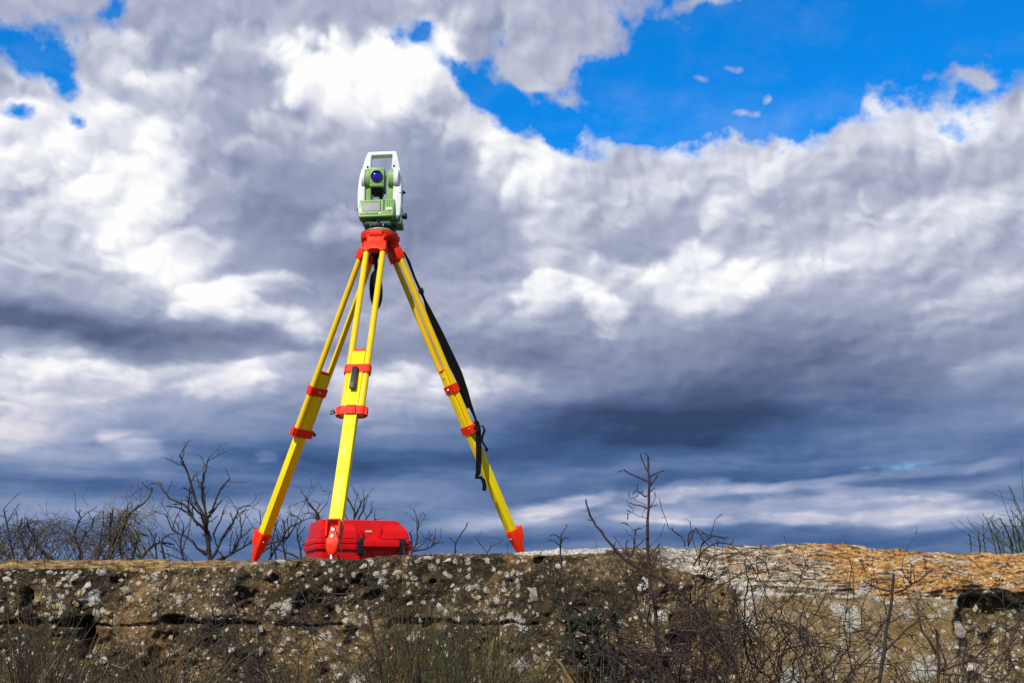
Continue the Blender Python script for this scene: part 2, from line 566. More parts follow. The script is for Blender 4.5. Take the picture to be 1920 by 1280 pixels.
def add_prism(bm, mtx, poly, depth, bev=0.0, seg=2):
    """polygon in the x-z plane, extruded depth along y about y=0"""
    t = bmesh.new()
    a = [t.verts.new((x, -depth / 2, z)) for x, z in poly]
    b = [t.verts.new((x, depth / 2, z)) for x, z in poly]
    n = len(poly)
    t.faces.new(a)
    t.faces.new(list(reversed(b)))
    for i in range(n):
        t.faces.new((a[i], b[i], b[(i + 1) % n], a[(i + 1) % n]))
    bmesh.ops.recalc_face_normals(t, faces=t.faces)
    if bev:
        bmesh.ops.bevel(t, geom=list(t.edges), offset=bev, segments=seg, affect='EDGES', profile=0.6, clamp_overlap=True)
    join(bm, t, mtx)


def add_cyl(bm, p0, p1, r0, r1=None, n=20, bev=0.0):
    p0, p1 = Vector(p0), Vector(p1)
    r1 = r0 if r1 is None else r1
    t = bmesh.new()
    bmesh.ops.create_cone(t, cap_ends=True, segments=n, radius1=r0, radius2=r1, depth=(p1 - p0).length)
    if bev:
        es = [e for e in t.edges if abs(e.verts[0].co.z - e.verts[1].co.z) < 1e-6]
        bmesh.ops.bevel(t, geom=es, offset=bev, segments=2, affect='EDGES', profile=0.6)
    z = (p1 - p0).normalized()
    q = z.to_track_quat('Z', 'Y').to_matrix().to_4x4()
    join(bm, t, Matrix.Translation((p0 + p1) / 2) @ q)


def add_lathe(bm, mtx, prof, n=40):
    t = bmesh.new()
    rings = []
    for r, z in prof:
        rings.append([t.verts.new((r * math.cos(2 * math.pi * i / n), r * math.sin(2 * math.pi * i / n), z)) for i in range(n)])
    for a, b in zip(rings, rings[1:]):
        for i in range(n):
            t.faces.new((a[i], a[(i + 1) % n], b[(i + 1) % n], b[i]))
    t.faces.new(list(reversed(rings[0])))
    t.faces.new(rings[-1])
    join(bm, t, mtx)


def add_ribbon(bm, pts, widths, side, thick=0.0015):
    """a strap: a flat band with real thickness that follows pts"""
    t = bmesh.new()
    pts = [Vector(q) for q in pts]
    rings = []
    for i, q in enumerate(pts):
        d = (pts[min(i + 1, len(pts) - 1)] - pts[max(i - 1, 0)]).normalized()
        s = side[i] if isinstance(side, list) else side
        s = (Vector(s) - d * d.dot(Vector(s))).normalized()
        nrm = d.cross(s)
        w = widths[i] / 2
        rings.append([t.verts.new(q + s * a * w + nrm * b * thick / 2) for a, b in ((-1, -1), (1, -1), (1, 1), (-1, 1))])
    for a, b in zip(rings, rings[1:]):
        for i in range(4):
            t.faces.new((a[i], a[(i + 1) % 4], b[(i + 1) % 4], b[i]))
    t.faces.new(rings[0]); t.faces.new(rings[-1])
    join(bm, t, Matrix.Identity(4))


class Strands:
    """tapered tubes along polylines, gathered into one mesh"""
    def __init__(self, sides=5):
        self.v, self.f, self.n, self.k = [], [], 0, sides

    def add(self, pts, rad):
        P_ = np.asarray(pts, float)
        r = np.asarray(rad, float)
        k, n = self.k, len(P_)
        d = np.gradient(P_, axis=0)
        d /= np.linalg.norm(d, axis=1)[:, None] + 1e-12
        ref = np.array([0.31, 0.87, 0.21]) if abs(d[0] @ np.array([0.31, 0.87, 0.21])) < 0.8 else np.array([0.9, 0.1, 0.3])
        s = np.cross(d, ref); s /= np.linalg.norm(s, axis=1)[:, None] + 1e-12
        u = np.cross(d, s)
        a = np.arange(k) * 2 * math.pi / k
        ring = s[:, None, :] * np.cos(a)[None, :, None] + u[:, None, :] * np.sin(a)[None, :, None]
        vv = P_[:, None, :] + ring * r[:, None, None]
        self.v.append(vv.reshape(-1, 3))
        i = np.arange(n - 1)[:, None] * k + self.n
        j = np.arange(k)[None, :]
        q = np.stack([i + j, i + (j + 1) % k, i + k + (j + 1) % k, i + k + j], -1).reshape(-1, 4)
        self.f.append(q)
        self.n += n * k
        return self

    def build(self, name, mat, parent=None):
        v = np.concatenate(self.v) - np.array(origin_of(parent))
        f = np.concatenate(self.f)
        me = bpy.data.meshes.new(name)
        me.vertices.add(len(v)); me.vertices.foreach_set('co', v.ravel())
        me.loops.add(f.size); me.loops.foreach_set('vertex_index', f.ravel().astype(np.int32))
        me.polygons.add(len(f))
        me.polygons.foreach_set('loop_start', (np.arange(len(f)) * 4).astype(np.int32))
        me.update(calc_edges=True)
        me.validate()
        return link_mesh(name, me, mat, parent, None)


# ------------------------------------------------------------------ helpers: numpy noise
def _hash(ix, iy, iz, seed=0):
    h = (ix.astype(np.int64) * 374761393 + iy.astype(np.int64) * 668265263 + iz.astype(np.int64) * 2147483647 + seed * 974634777) & 0xFFFFFFFF
    h = ((h ^ (h >> 13)) * 1274126177) & 0xFFFFFFFF
    return ((h ^ (h >> 16)) & 0xFFFFFF) / float(0xFFFFFF)


def vnoise(p, scale, seed=0):
    q = p * scale
    i = np.floor(q).astype(np.int64)
    f = q - i
    f = f * f * (3 - 2 * f)
    out = 0
    for dx_ in (0, 1):
        for dy_ in (0, 1):
            for dz_ in (0, 1):
                w = (f[:, 0] if dx_ else 1 - f[:, 0]) * (f[:, 1] if dy_ else 1 - f[:, 1]) * (f[:, 2] if dz_ else 1 - f[:, 2])
                out = out + w * _hash(i[:, 0] + dx_, i[:, 1] + dy_, i[:, 2] + dz_, seed)
    return out


def fbm(p, scale, octv=5, rough=0.5, seed=0):
    a, t, o = 1.0, 0.0, 0.0
    for k in range(octv):
        o = o + a * vnoise(p, scale * 2 ** k, seed + k)
        t += a
        a *= rough
    return o / t


def worley(p, scale, seed=0):
    q = p * scale
    i = np.floor(q).astype(np.int64)
    best = np.full(len(p), 9.0)
    val = np.zeros(len(p))
    for a in (-1, 0, 1):
        for b in (-1, 0, 1):
            for c in (-1, 0, 1):
                ix, iy, iz = i[:, 0] + a, i[:, 1] + b, i[:, 2] + c
                d = np.sqrt((ix + _hash(ix, iy, iz, seed) - q[:, 0]) ** 2 + (iy + _hash(ix, iy, iz, seed + 1) - q[:, 1]) ** 2
                            + (iz + _hash(ix, iy, iz, seed + 2) - q[:, 2]) ** 2)
                m_ = d < best
                best = np.where(m_, d, best)
                val = np.where(m_, _hash(ix, iy, iz, seed + 3), val)
    return best, val


def sstep(x, a, b):
    t = np.clip((x - a) / (b - a), 0, 1)
    return t * t * (3 - 2 * t)


# ------------------------------------------------------------------ ground
def dirt_mat():
    m, p = new_mat('stony_soil')
    P = obj_coord()
    a = noise(P, 7, 8, 0.65)
    c = ramp(a, [(0.3, (0.022, 0.016, 0.009)), (0.52, (0.075, 0.055, 0.032)), (0.7, (0.17, 0.13, 0.08))])
    c = mix(smooth(noise(P, 0.9, 6, 0.65), 0.42, 0.58), c, (0.045, 0.055, 0.018))
    put(p.inputs['Base Color'], c)
    p.inputs['Roughness'].default_value = 0.95
    put(p.inputs['Normal'], bump(noise(P, 30, 6, 0.7), 0.03))
    return m


def build_ground():
    n = 160
    g = np.linspace(-1, 1, n)
    xs = np.sign(g) * np.abs(g) ** 5 * 2000
    X, Y = np.meshgrid(xs, xs + 4.0, indexing='ij')
    pts = np.stack([X.ravel(), Y.ravel(), np.zeros(X.size)], -1)
    near = np.exp(-(np.hypot(pts[:, 0], pts[:, 1] - 4) / 30) ** 2)
    pts[:, 2] = ((fbm(pts, 0.6, 4, 0.5, 5) - 0.5) * 0.16 + (fbm(pts, 5, 3, 0.5, 9) - 0.5) * 0.04) * near - 0.02
    idx = np.arange(n * n).reshape(n, n)
    f = np.stack([idx[:-1, :-1], idx[1:, :-1], idx[1:, 1:], idx[:-1, 1:]], -1).reshape(-1, 4)
    me = bpy.data.meshes.new('ground')
    me.from_pydata(pts.tolist(), [], f.tolist())
    o = link_mesh('ground', me, dirt_mat(), None, 180)
    tag(o, 'dry stony soil with low growth round the wall', kind='structure')


build_ground()

# ------------------------------------------------------------------ the old concrete wall
WALL_Y = 3.45
CREST_PX = [(-700, 1054), (0, 1052), (240, 1051.5), (478, 1050), (600, 1048.5), (700, 1045), (840, 1039), (975, 1033.5), (1100, 1029), (1200, 1026.5), (1290, 1026),
            (1380, 1023), (1520, 1022), (1620, 1019.5), (1650, 1020), (1720, 1026), (1800, 1031), (1920, 1036), (2700, 1040)]
EDGE_PX = [(-700, 1068), (0, 1066), (240, 1066), (420, 1062), (520, 1054), (700, 1049), (975, 1043), (1100, 1042), (1200, 1052), (1290, 1072),
           (1400, 1092), (1520, 1093), (1650, 1099), (1790, 1103), (1920, 1110), (2700, 1112)]
SLOPE_DEPTH = [(-700, 0.05), (420, 0.05), (520, 0.016), (1060, 0.02), (1180, 0.12), (1290, 0.34), (1420, 0.5), (2700, 0.6)]


def interp_px(tab, px):
    t = np.array(tab, float)
    return np.interp(px, t[:, 0], t[:, 1])


def build_wall():
    NX = 1000
    core = np.linspace(-1.86, 1.86, NX)
    xs = np.concatenate([np.linspace(-3.6, -1.88, 70), core, np.linspace(1.88, 3.6, 70)])
    k = F_PX / (CP * WALL_Y + SP * 0.08)
    px = 960 + xs * k
    # smooth the tables a little along the wall
    def tab(t):
        v = interp_px(t, px)
        ker = np.hanning(41); ker /= ker.sum()
        return np.convolve(np.pad(v, 20, mode='edge'), ker, 'valid')
    slope = tab(SLOPE_DEPTH)
    yc = WALL_Y + slope
    def z_of(py, y):
        cy = (640 - py) / F_PX
        return y * (SP + CP * cy) / (CP - SP * cy) + CAM_Z
    zc = z_of(tab(CREST_PX), yc)
    p1_ = np.stack([xs, np.zeros_like(xs), np.zeros_like(xs)], -1)
    ze = z_of(tab(EDGE_PX) + (fbm(p1_, 7, 5, .6, 15) - 0.5) * 34 * sstep(px, 1120, 1350) + (fbm(p1_, 9, 4, .6, 17) - 0.5) * 9, WALL_Y)
    PLAT = CAM_Z + 0.100
    # stations across: front face up from the ground, sloping top edge, platform, back face down
    nf, ns, nt = 150, 110, 44
    rows = []                                                # each row: y(x), z(x), normal (ny, nz), amount of relief
    for t in np.concatenate([np.linspace(0, 0.42, 24)[:-1], np.linspace(0.42, 1.0, nf)]):
        rows.append((np.full_like(xs, WALL_Y - 0.03 * (1 - t)), -0.05 + (ze + 0.05) * t, np.full_like(xs, -1.0), np.zeros_like(xs), 1.0))
    L = np.hypot(yc - WALL_Y, zc - ze)
    ny, nz = -(zc - ze) / L, (yc - WALL_Y) / L
    for t in np.linspace(0, 1, ns)[1:]:
        w = np.clip(t * 6, 0, 1)
        rows.append((WALL_Y + (yc - WALL_Y) * t, ze + (zc - ze) * t, -1 + (ny + 1) * w, nz * w, 1.0 - 0.45 * t))
    for t in np.linspace(0, 1, nt)[1:]:
        y = yc + (5.45 - yc) * t
        b = np.clip((y - yc) / 0.30, 0, 1); b = b * b * (3 - 2 * b)
        rows.append((y, zc + (PLAT - zc) * b, np.zeros_like(xs), np.ones_like(xs), 0.55 if t < 0.1 else 0.16))
    for t in np.linspace(0, 1, 12)[1:]:
        rows.append((np.full_like(xs, 5.45), PLAT + (-0.05 - PLAT) * t, np.ones_like(xs), np.zeros_like(xs), 0.8))
    Y = np.stack([r[0] * np.ones_like(xs) for r in rows]); Z = np.stack([r[1] * np.ones_like(xs) for r in rows])
    NY = np.stack([r[2] * np.ones_like(xs) for r in rows]); NZ = np.stack([r[3] * np.ones_like(xs) for r in rows])
    A = np.stack([r[4] * np.ones_like(xs) for r in rows])
    X = np.broadcast_to(xs, Y.shape)
    PXg = np.broadcast_to(px, Y.shape)
    p = np.stack([X.ravel(), Y.ravel(), Z.ravel()], -1)
    pxr, a = PXg.ravel(), A.ravel()
    front = (np.arange(Y.shape[0]) < nf + 22)[:, None] * np.ones_like(Y)
    front = front.ravel()
    # zones
    block = sstep(pxr, 1330, 1420) * (1 - sstep(pxr + 14 * (fbm(p, 8, 3, .5, 3) - .5), 1782, 1796)) * front     # smoother cast block
    recess = sstep(pxr + 70 * (fbm(p, 9, 5, .6, 3) - .5), 1776, 1806) * front
    orange = sstep(pxr, 1150, 1500) * (1 - front)
    spill = np.broadcast_to(ze, Y.shape).ravel() - p[:, 2]
    orange = np.maximum(orange, sstep(pxr, 1230, 1560) * front * (1 - sstep(spill + 0.09 * (fbm(p, 11, 4, .6, 85) - 0.5), 0.0, 0.055)) * 0.75)
    left_tan = (1 - sstep(pxr, 380, 500)) * (1 - front)
    lip = np.exp(-((pxr - 1060) / 120) ** 2) * (1 - sstep(np.abs(p[:, 2] - np.broadcast_to(zc, Y.shape).ravel()), 0.006, 0.028))
    # relief
    d1, v1 = worley(p + 0.02 * (fbm(p, 20, 2, .5, 11)[:, None] - 0.5), 22, 1)
    d2, v2 = worley(p, 55, 7)
    rough_ = (1 - 0.80 * block)
    h = (fbm(p, 3.0, 4, 0.5, 21) - 0.5) * 0.050 * (1 - 0.6 * block)
    h += (fbm(p, 14.0, 5, 0.55, 31) - 0.5) * 0.034 * rough_
    h += np.where(v1 > 0.55, np.maximum(0, 0.55 - d1) * 0.022, -np.maximum(0, 0.42 - d1) * 0.010) * rough_
    h += np.where(v2 > 0.5, np.maximum(0, 0.5 - d2) * 0.009, -np.maximum(0, 0.4 - d2) * 0.006) * (1 - 0.5 * block)
    h += (fbm(p, 95.0, 2, 0.6, 41) - 0.5) * 0.005
    # pits where old stones dropped out
    pit = sstep(fbm(p, 12.0, 5, 0.6, 77), 0.60, 0.72)
    h -= pit * 0.022 * rough_ * front
    # cold joint between two pours, with a ragged overhang above it
    zj = z_of(np.array([1169.0]), WALL_Y)[0] + 0.030 * (fbm(p * np.array([1, 0, 0]), 9, 5, .6, 51) - 0.5)
    jm = (1 - sstep(pxr, 1080, 1200)) * front
    g = np.exp(-((p[:, 2] - zj) / (0.003 + 0.010 * sstep(fbm(p * np.array([1, 0, 0]), 12, 3, .5, 55), .4, .75))) ** 2) * sstep(fbm(p * np.array([1, 0, 0]), 7, 4, .55, 53), 0.42, 0.56)
    h -= g * 0.024 * jm
    below = sstep(zj - p[:, 2], 0.0, 0.012)
    h -= below * 0.012 * jm * sstep(fbm(p * np.array([1, 0, 0]), 2.5, 3, .5, 57), 0.4, 0.6)
    # a broken-out socket at the left, and a few deep chips
    def cavity(cx, cy, wx, wy, depth, soft=0.25):
        c = at(cx, cy, WALL_Y)
        u = (p[:, 0] - c.x) / (wx / k); w = (p[:, 2] - c.z) / (wy / k)
        wob = 1.9 * (fbm(p, 24, 4, .6, int(cx)) - 0.5)
        return -depth * (1 - sstep((np.abs(u) ** 2.4 + np.abs(w) ** 2.4) ** (1 / 2.4) + wob, 1 - soft * 1.6, 1 + soft)) * front
    h += cavity(163, 1190, 15, 34, 0.16) + cavity(140, 1168, 38, 7, 0.07)
    for cx, cy, wx, wy, dd in ((52, 1118, 8, 16, .06), (458, 1120, 22, 16, .035), (575, 1135, 22, 24, .032),
                               (290, 1225, 10, 12, .03), (1280, 1205, 30, 18, .05), (700, 1120, 18, 10, .025), (330, 1160, 20, 7, .04),
                               (1830, 1128, 40, 10, .03), (1870, 1150, 20, 14, .03), (1385, 1140, 14, 20, .03), (1245, 1250, 22, 16, .05)):
        h += cavity(cx, cy, wx, wy, dd, 0.5)
    # the corner block stands proud; beyond it the face falls back
    h -= recess * 0.048 * sstep(spill + 0.07 * (fbm(p, 14, 4, .6, 83) - 0.35), 0.0, 0.06)
    # one crack runs down through the block
    cx_ = at(1690, 1180, WALL_Y).x + (p[:, 2] - CAM_Z) * 0.35 + 0.10 * (fbm(p * np.array([0, 0, 1]), 7, 5, 0.6, 91) - 0.5)
    h -= (1 - sstep(np.abs(p[:, 0] - cx_), 0.001, 0.007)) * 0.012 * block * (1 - sstep(p[:, 2], CAM_Z - 0.12, CAM_Z - 0.06))
    h *= a
    # layered relief on the lichen slab
    lay = np.sin((p[:, 2] * 2.2 + p[:, 1] * 0.9 + 0.10 * fbm(p, 6, 3, .5, 61)) * 190 + 9 * fbm(p, 7, 3, .5, 63))
    h += orange * a * ((fbm(p, 7, 4, .55, 67) - 0.5) * 0.060 + lay * 0.0036 + (fbm(p * np.array([0.5, 1, 1]), 32, 3, .6, 65) - 0.5) * 0.030)
    nrm = np.stack([np.zeros(p.shape[0]), NY.ravel(), NZ.ravel()], -1)
    nrm /= np.linalg.norm(nrm, axis=1)[:, None] + 1e-9
    q = p + nrm * h[:, None]
    nr, nx = Y.shape
    idx = np.arange(nr * nx).reshape(nr, nx)
    f = np.stack([idx[:-1, :-1], idx[:-1, 1:], idx[1:, 1:], idx[1:, :-1]], -1).reshape(-1, 4)
    me = bpy.data.meshes.new('concrete_wall')
    me.vertices.add(len(q)); me.vertices.foreach_set('co', q.ravel())
    me.loops.add(f.size); me.loops.foreach_set('vertex_index', f.ravel().astype(np.int32))
    me.polygons.add(len(f)); me.polygons.foreach_set('loop_start', (np.arange(len(f)) * 4).astype(np.int32))
    me.update(calc_edges=True); me.validate()
    at_ = me.attributes.new('zones', 'FLOAT_COLOR', 'POINT')
    zc4 = np.stack([orange, block, np.clip(lip + 0, 0, 1), left_tan], -1).astype(np.float32)
    at_.data.foreach_set('color', zc4.ravel())
    oa = me.attributes.new('ochre', 'FLOAT', 'POINT')
    oa.data.foreach_set('value', (sstep(pxr + 160 * (fbm(p, 5, 4, .6, 95) - .5), 1400, 1760)).astype(np.float32))
    return me, h, p


def wall_mat():
    m, p = new_mat('lichened_concrete')
    P = obj_coord()
    an = S.tree.nodes.new('ShaderNodeAttribute'); an.attribute_name = 'zones'
    sp_ = S.tree.nodes.new('ShaderNodeSeparateColor')
    S.tree.links.new(an.outputs['Color'], sp_.inputs[0])
    zo, zb, zl, zt = S(sp_.outputs[0]), S(sp_.outputs[1]), S(sp_.outputs[2]), S(an.outputs['Alpha'])
    wob = vmth('SUBTRACT', noise(P, 30, 4, 0.6, out='Color'), (0.5, 0.5, 0.5))
    Q = vmth('ADD', P, vmth('SCALE', wob, scale=0.03))
    big = noise(P, 5.5, 6, 0.6)
    mid = noise(P, 24, 6, 0.65)
    fine = noise(P, 140, 5, 0.7)
    c = ramp(mid, [(0.31, (0.028, 0.018, 0.007)), (0.45, (0.105, 0.073, 0.033)), (0.57, (0.25, 0.185, 0.098)), (0.71, (0.48, 0.395, 0.265))])
    c = mix(smooth(noise(P, 3.1, 5, 0.6), 0.46, 0.62, 0.0, 0.7), c, (0.20, 0.115, 0.042))          # rusty brown staining
    c = mix(smooth(zb, 0.0, 1.0, 0.0, 0.72), c, ramp(big * 0.6 + mid * 0.4, [(0.36, (0.13, 0.078, 0.030)), (0.48, (0.30, 0.20, 0.085)), (0.60, (0.50, 0.38, 0.22))]))
    # small aggregate showing in the face
    def flecks(c, scale, keep, size, col_a, col_b, k=1.0):
        d = voro(Q, scale); r = voro(Q, scale, out='Color')
        sp2 = S.tree.nodes.new('ShaderNodeSeparateColor'); S.tree.links.new(r.s, sp2.inputs[0])
        on = mth('GREATER_THAN', S(sp2.outputs[0]), keep)
        edge = smooth(d + (fine - 0.5) * 0.35, size * 0.72, size, 1.0, 0.0)
        col = mix(S(sp2.outputs[1]), col_a, col_b)
        return mix(mth('MULTIPLY', on, edge) * k, c, col), mth('MULTIPLY', on, edge)
    kb = smooth(zb, 0.0, 1.0, 1.0, 0.35)
    patchy = smooth(noise(P, 6.5, 5, 0.65), 0.42, 0.60, 0.0, 1.0)
    c, f1 = flecks(c, 150, 0.62, 0.42, (0.38, 0.30, 0.19), (0.62, 0.55, 0.42), mth('MULTIPLY', kb, patchy))
    c, f2 = flecks(c, 62, 0.74, 0.40, (0.46, 0.33, 0.18), (0.62, 0.57, 0.48), kb)
    c, f3 = flecks(c, 34, 0.84, 0.36, (0.52, 0.40, 0.24), (0.60, 0.56, 0.50), kb)
    # dark moss and algae
    moss = smooth(big * 0.55 + mid * 0.30 + fine * 0.15, 0.465, 0.520)
    moss = mth('MULTIPLY', moss, smooth(zb, 0.0, 1.0, 0.92, 0.25))
    moss = mth('MULTIPLY', moss, smooth(zo, 0.0, 1.0, 1.0, 0.2))
    c = mix(moss, c, ramp(fine, [(0.3, (0.008, 0.006, 0.004)), (0.6, (0.035, 0.026, 0.014)), (0.8, (0.10, 0.08, 0.05))]))
    # white crust lichen, in rounded blots with eaten edges
    P2 = vmth('ADD', P, vmth('SCALE', wob, scale=0.06))
    P2 = vmth('ADD', P2, (0.37, 0.0, 0.21))
    ld = voro(P2, 9.5)
    lr = voro(P2, 9.5, out='Color')
    sp3 = S.tree.nodes.new('ShaderNodeSeparateColor'); S.tree.links.new(lr.s, sp3.inputs[0])
    size = mth('MULTIPLY', S(sp3.outputs[0]), 0.42) + smooth(zb, 0.0, 1.0, -0.10, 0.16)
    blot = smooth(ld - size + (fine - 0.5) * 0.55 + (mid - 0.5) * 0.60, -0.06, 0.02, 1.0, 0.0)
    blot = mth('MULTIPLY', blot, mth('GREATER_THAN', S(sp3.outputs[1]), 0.46))
    # smaller crusts scattered everywhere, thicker in places
    sd = voro(Q, 40); sr = voro(Q, 40, out='Color')
    sp4 = S.tree.nodes.new('ShaderNodeSeparateColor'); S.tree.links.new(sr.s, sp4.inputs[0])
    thick = smooth(noise(P, 4.2, 4, 0.6), 0.40, 0.62, 0.10, 0.40)
    crust = smooth(sd - thick + (fine - 0.5) * 0.5 + (mid - 0.5) * 0.3, -0.06, 0.03, 1.0, 0.0)
    crust = mth('MULTIPLY', crust, mth('GREATER_THAN', S(sp4.outputs[1]), 0.56))
    blot = mth('MAXIMUM', blot, crust * 0.9)
    white = mth('MAXIMUM', mth('MULTIPLY', blot, 0.85), mth('MULTIPLY', smooth(zl + (mid - 0.5) * 0.8 + (fine - 0.5) * 0.4, 0.45, 0.62), 0.95))
    white = mth('MULTIPLY', white, smooth(zo, 0.0, 1.0, 1.0, 0.55))
    c = mix(white, c, ramp(fine, [(0.32, (0.20, 0.175, 0.135)), (0.5, (0.52, 0.49, 0.42)), (0.68, (0.70, 0.67, 0.61))]))
    # orange lichen on the sloping top
    oP = vmth('MULTIPLY', Q, (0.55, 1.0, 1.7))
    on_ = noise(oP, 38, 6, 0.68)
    oc = ramp(on_, [(0.30, (0.022, 0.014, 0.008)), (0.40, (0.12, 0.062, 0.022)), (0.48, (0.36, 0.18, 0.045)), (0.56, (0.52, 0.30, 0.095)), (0.70, (0.58, 0.46, 0.29))])
    oc = mix(smooth(noise(P, 6.0, 5, 0.65) + smooth(zo, 0.2, 1.0, 0.06, -0.06), 0.50, 0.60, 0.0, 0.8), oc, ramp(fine, [(0.3, (0.045, 0.035, 0.024)), (0.5, (0.16, 0.125, 0.085)), (0.7, (0.38, 0.32, 0.24))]))
    oc = mix(smooth(noise(P, 16, 4, 0.6), 0.55, 0.66, 0.0, 0.8), oc, (0.42, 0.14, 0.018))
    oc = mix(smooth(noise(P, 9, 5, 0.65), 0.56, 0.62, 0.0, 0.75), oc, ramp(fine, [(0.3, (0.22, 0.19, 0.14)), (0.6, (0.62, 0.58, 0.50))]))
    flake = smooth(noise(vmth('MULTIPLY', Q, (0.7, 1.0, 1.6)), 52, 5, 0.65) + smooth(zo, 0.1, 1.0, 0.10, -0.10), 0.50, 0.56)
    oan = S.tree.nodes.new('ShaderNodeAttribute'); oan.attribute_name = 'ochre'
    ochre = S(oan.outputs['Fac'])
    pale = ramp(on_, [(0.34, (0.030, 0.022, 0.013)), (0.44, (0.14, 0.105, 0.062)), (0.52, (0.34, 0.27, 0.17)), (0.62, (0.58, 0.53, 0.44)), (0.72, (0.68, 0.64, 0.56))])
    pale = mix(smooth(noise(P, 18, 4, 0.6), 0.57, 0.66, 0.0, 0.85), pale, (0.40, 0.16, 0.028))
    oc = mix(smooth(ochre + (mid - 0.5) * 1.2, 0.25, 0.75), pale, oc)
    oc = mix(flake * 0.9, oc, ramp(fine, [(0.25, (0.30, 0.26, 0.20)), (0.5, (0.62, 0.58, 0.50)), (0.75, (0.76, 0.73, 0.68))]))
    oc = mix(smooth(noise(vmth('MULTIPLY', Q, (0.5, 1.0, 2.2)), 44, 4, 0.6), 0.39, 0.46, 0.92, 0.0), oc, (0.028, 0.020, 0.012))
    c = mix(smooth(zo + (mid - 0.5) * 0.9, 0.10, 0.42), c, oc)
    c = mix(mth('MULTIPLY', smooth(zt + (mid - 0.5) * 0.8, 0.45, 0.65), 0.85), c,
            ramp(noise(vmth('MULTIPLY', Q, (0.35, 1, 2.0)), 60, 5, 0.65), [(0.36, (0.028, 0.018, 0.009)), (0.47, (0.16, 0.10, 0.036)), (0.55, (0.33, 0.205, 0.075)), (0.68, (0.46, 0.34, 0.17))]))
    grit = noise(P, 300, 3, 0.75)
    c = mix(1.0, c, ramp(grit, [(0.30, (0.30, 0.28, 0.25)), (0.46, (0.80, 0.78, 0.75)), (0.54, (1.1, 1.1, 1.08)), (0.70, (1.65, 1.6, 1.5))]), 'MULTIPLY')
    crumb = mth('MULTIPLY', smooth(noise(P, 210, 4, 0.7), 0.60, 0.66), smooth(noise(P, 11, 4, 0.6), 0.44, 0.56, 0.10, 0.85))
    c = mix(crumb, c, mix(mid, (0.62, 0.56, 0.45), (0.48, 0.36, 0.20)))
    holes_ = smooth(noise(vmth('ADD', P, (3.1, 1.7, 0.4)), 85, 4, 0.7), 0.60, 0.66, 0.0, 0.85)
    c = mix(mth('MULTIPLY', holes_, smooth(zb, 0.0, 1.0, 1.0, 0.35)), c, (0.014, 0.010, 0.006))
    put(p.inputs['Base Color'], c)
    p.inputs['Roughness'].default_value = 0.95
    p.inputs['Specular IOR Level'].default_value = 0.15
    hgt = fine * 0.5 + mid * 0.5 + (f1 + f2 * 1.2 + f3 * 1.4) * 0.25 + white * 0.18
    put(p.inputs['Normal'], bump(hgt, 0.011, 0.9))
    return m


wall_me, wall_h, wall_p = build_wall()
M['wall'] = wall_mat()
wall = link_mesh('concrete_wall', wall_me, M['wall'], None, None)
wall.data.shade_smooth()
tag(wall, 'weathered concrete wall with pebbles, white and orange lichen, under the tripod', 'wall')

# ------------------------------------------------------------------ stones bedded in the wall face, each a piece of its own
def stone_mat(name, a, b):
    m, p = new_mat(name)
    P = obj_coord()
    n = noise(P, 3.0, 6, 0.7)
    c = ramp(n, [(0.34, tuple(x * 0.28 for x in a)), (0.47, a), (0.64, b)])
    put(p.inputs['Base Color'], c)
    p.inputs['Roughness'].default_value = 0.9
    put(p.inputs['Normal'], bump(noise(P, 5, 5, 0.7), 0.004, 0.9))
    return m


STONE_M = [stone_mat('tan_stone', (0.40, 0.27, 0.12), (0.56, 0.41, 0.22)), stone_mat('cream_stone', (0.38, 0.31, 0.20), (0.56, 0.49, 0.36)),
           stone_mat('grey_stone', (0.24, 0.21, 0.16), (0.40, 0.37, 0.31)), stone_mat('white_stone', (0.44, 0.40, 0.33), (0.66, 0.62, 0.54))]
rng = random.Random(11)
STONES = []
for i in range(14):
    bm = bmesh.new()
    for j in range(rng.choice((11, 13, 15, 17))):
        u, t = rng.uniform(-1, 1), rng.uniform(0, 2 * math.pi)
        s = math.sqrt(1 - u * u)
        w = rng.uniform(0.8, 1.05)
        bm.verts.new((s * math.cos(t) * w, u * 0.6 * w, s * math.sin(t) * w * 0.8))
    r_ = bmesh.ops.convex_hull(bm, input=list(bm.verts))
    bmesh.ops.delete(bm, geom=[v for v in bm.verts if not v.link_faces], context='VERTS')
    bmesh.ops.recalc_face_normals(bm, faces=bm.faces)
    bmesh.ops.bevel(bm, geom=[e for e in bm.edges if rng.random() < 0.15], offset=0.06, segments=1, affect='EDGES', clamp_overlap=True)
    me = bpy.data.meshes.new('stone'); bm.to_mesh(me); bm.free()
    me.shade_smooth(); me.set_sharp_from_angle(angle=R(48))
    me.materials.append(STONE_M[i % 4 if i < 12 else 0])
    STONES.append(me)

# nearest face relief at a point of the front face
_fr = wall_p[:, 1] < WALL_Y + 0.012
_fx, _fz, _fh = wall_p[_fr, 0], wall_p[_fr, 2], wall_p[_fr, 1] - wall_h[_fr]
_cell = {}
for i_, (x_, z_) in enumerate(zip(_fx, _fz)):
    _cell.setdefault((int(x_ // 0.02), int(z_ // 0.02)), i_)


def face_y(x, z):
    i_ = _cell.get((int(x // 0.02), int(z // 0.02)))
    return _fh[i_] if i_ is not None else WALL_Y


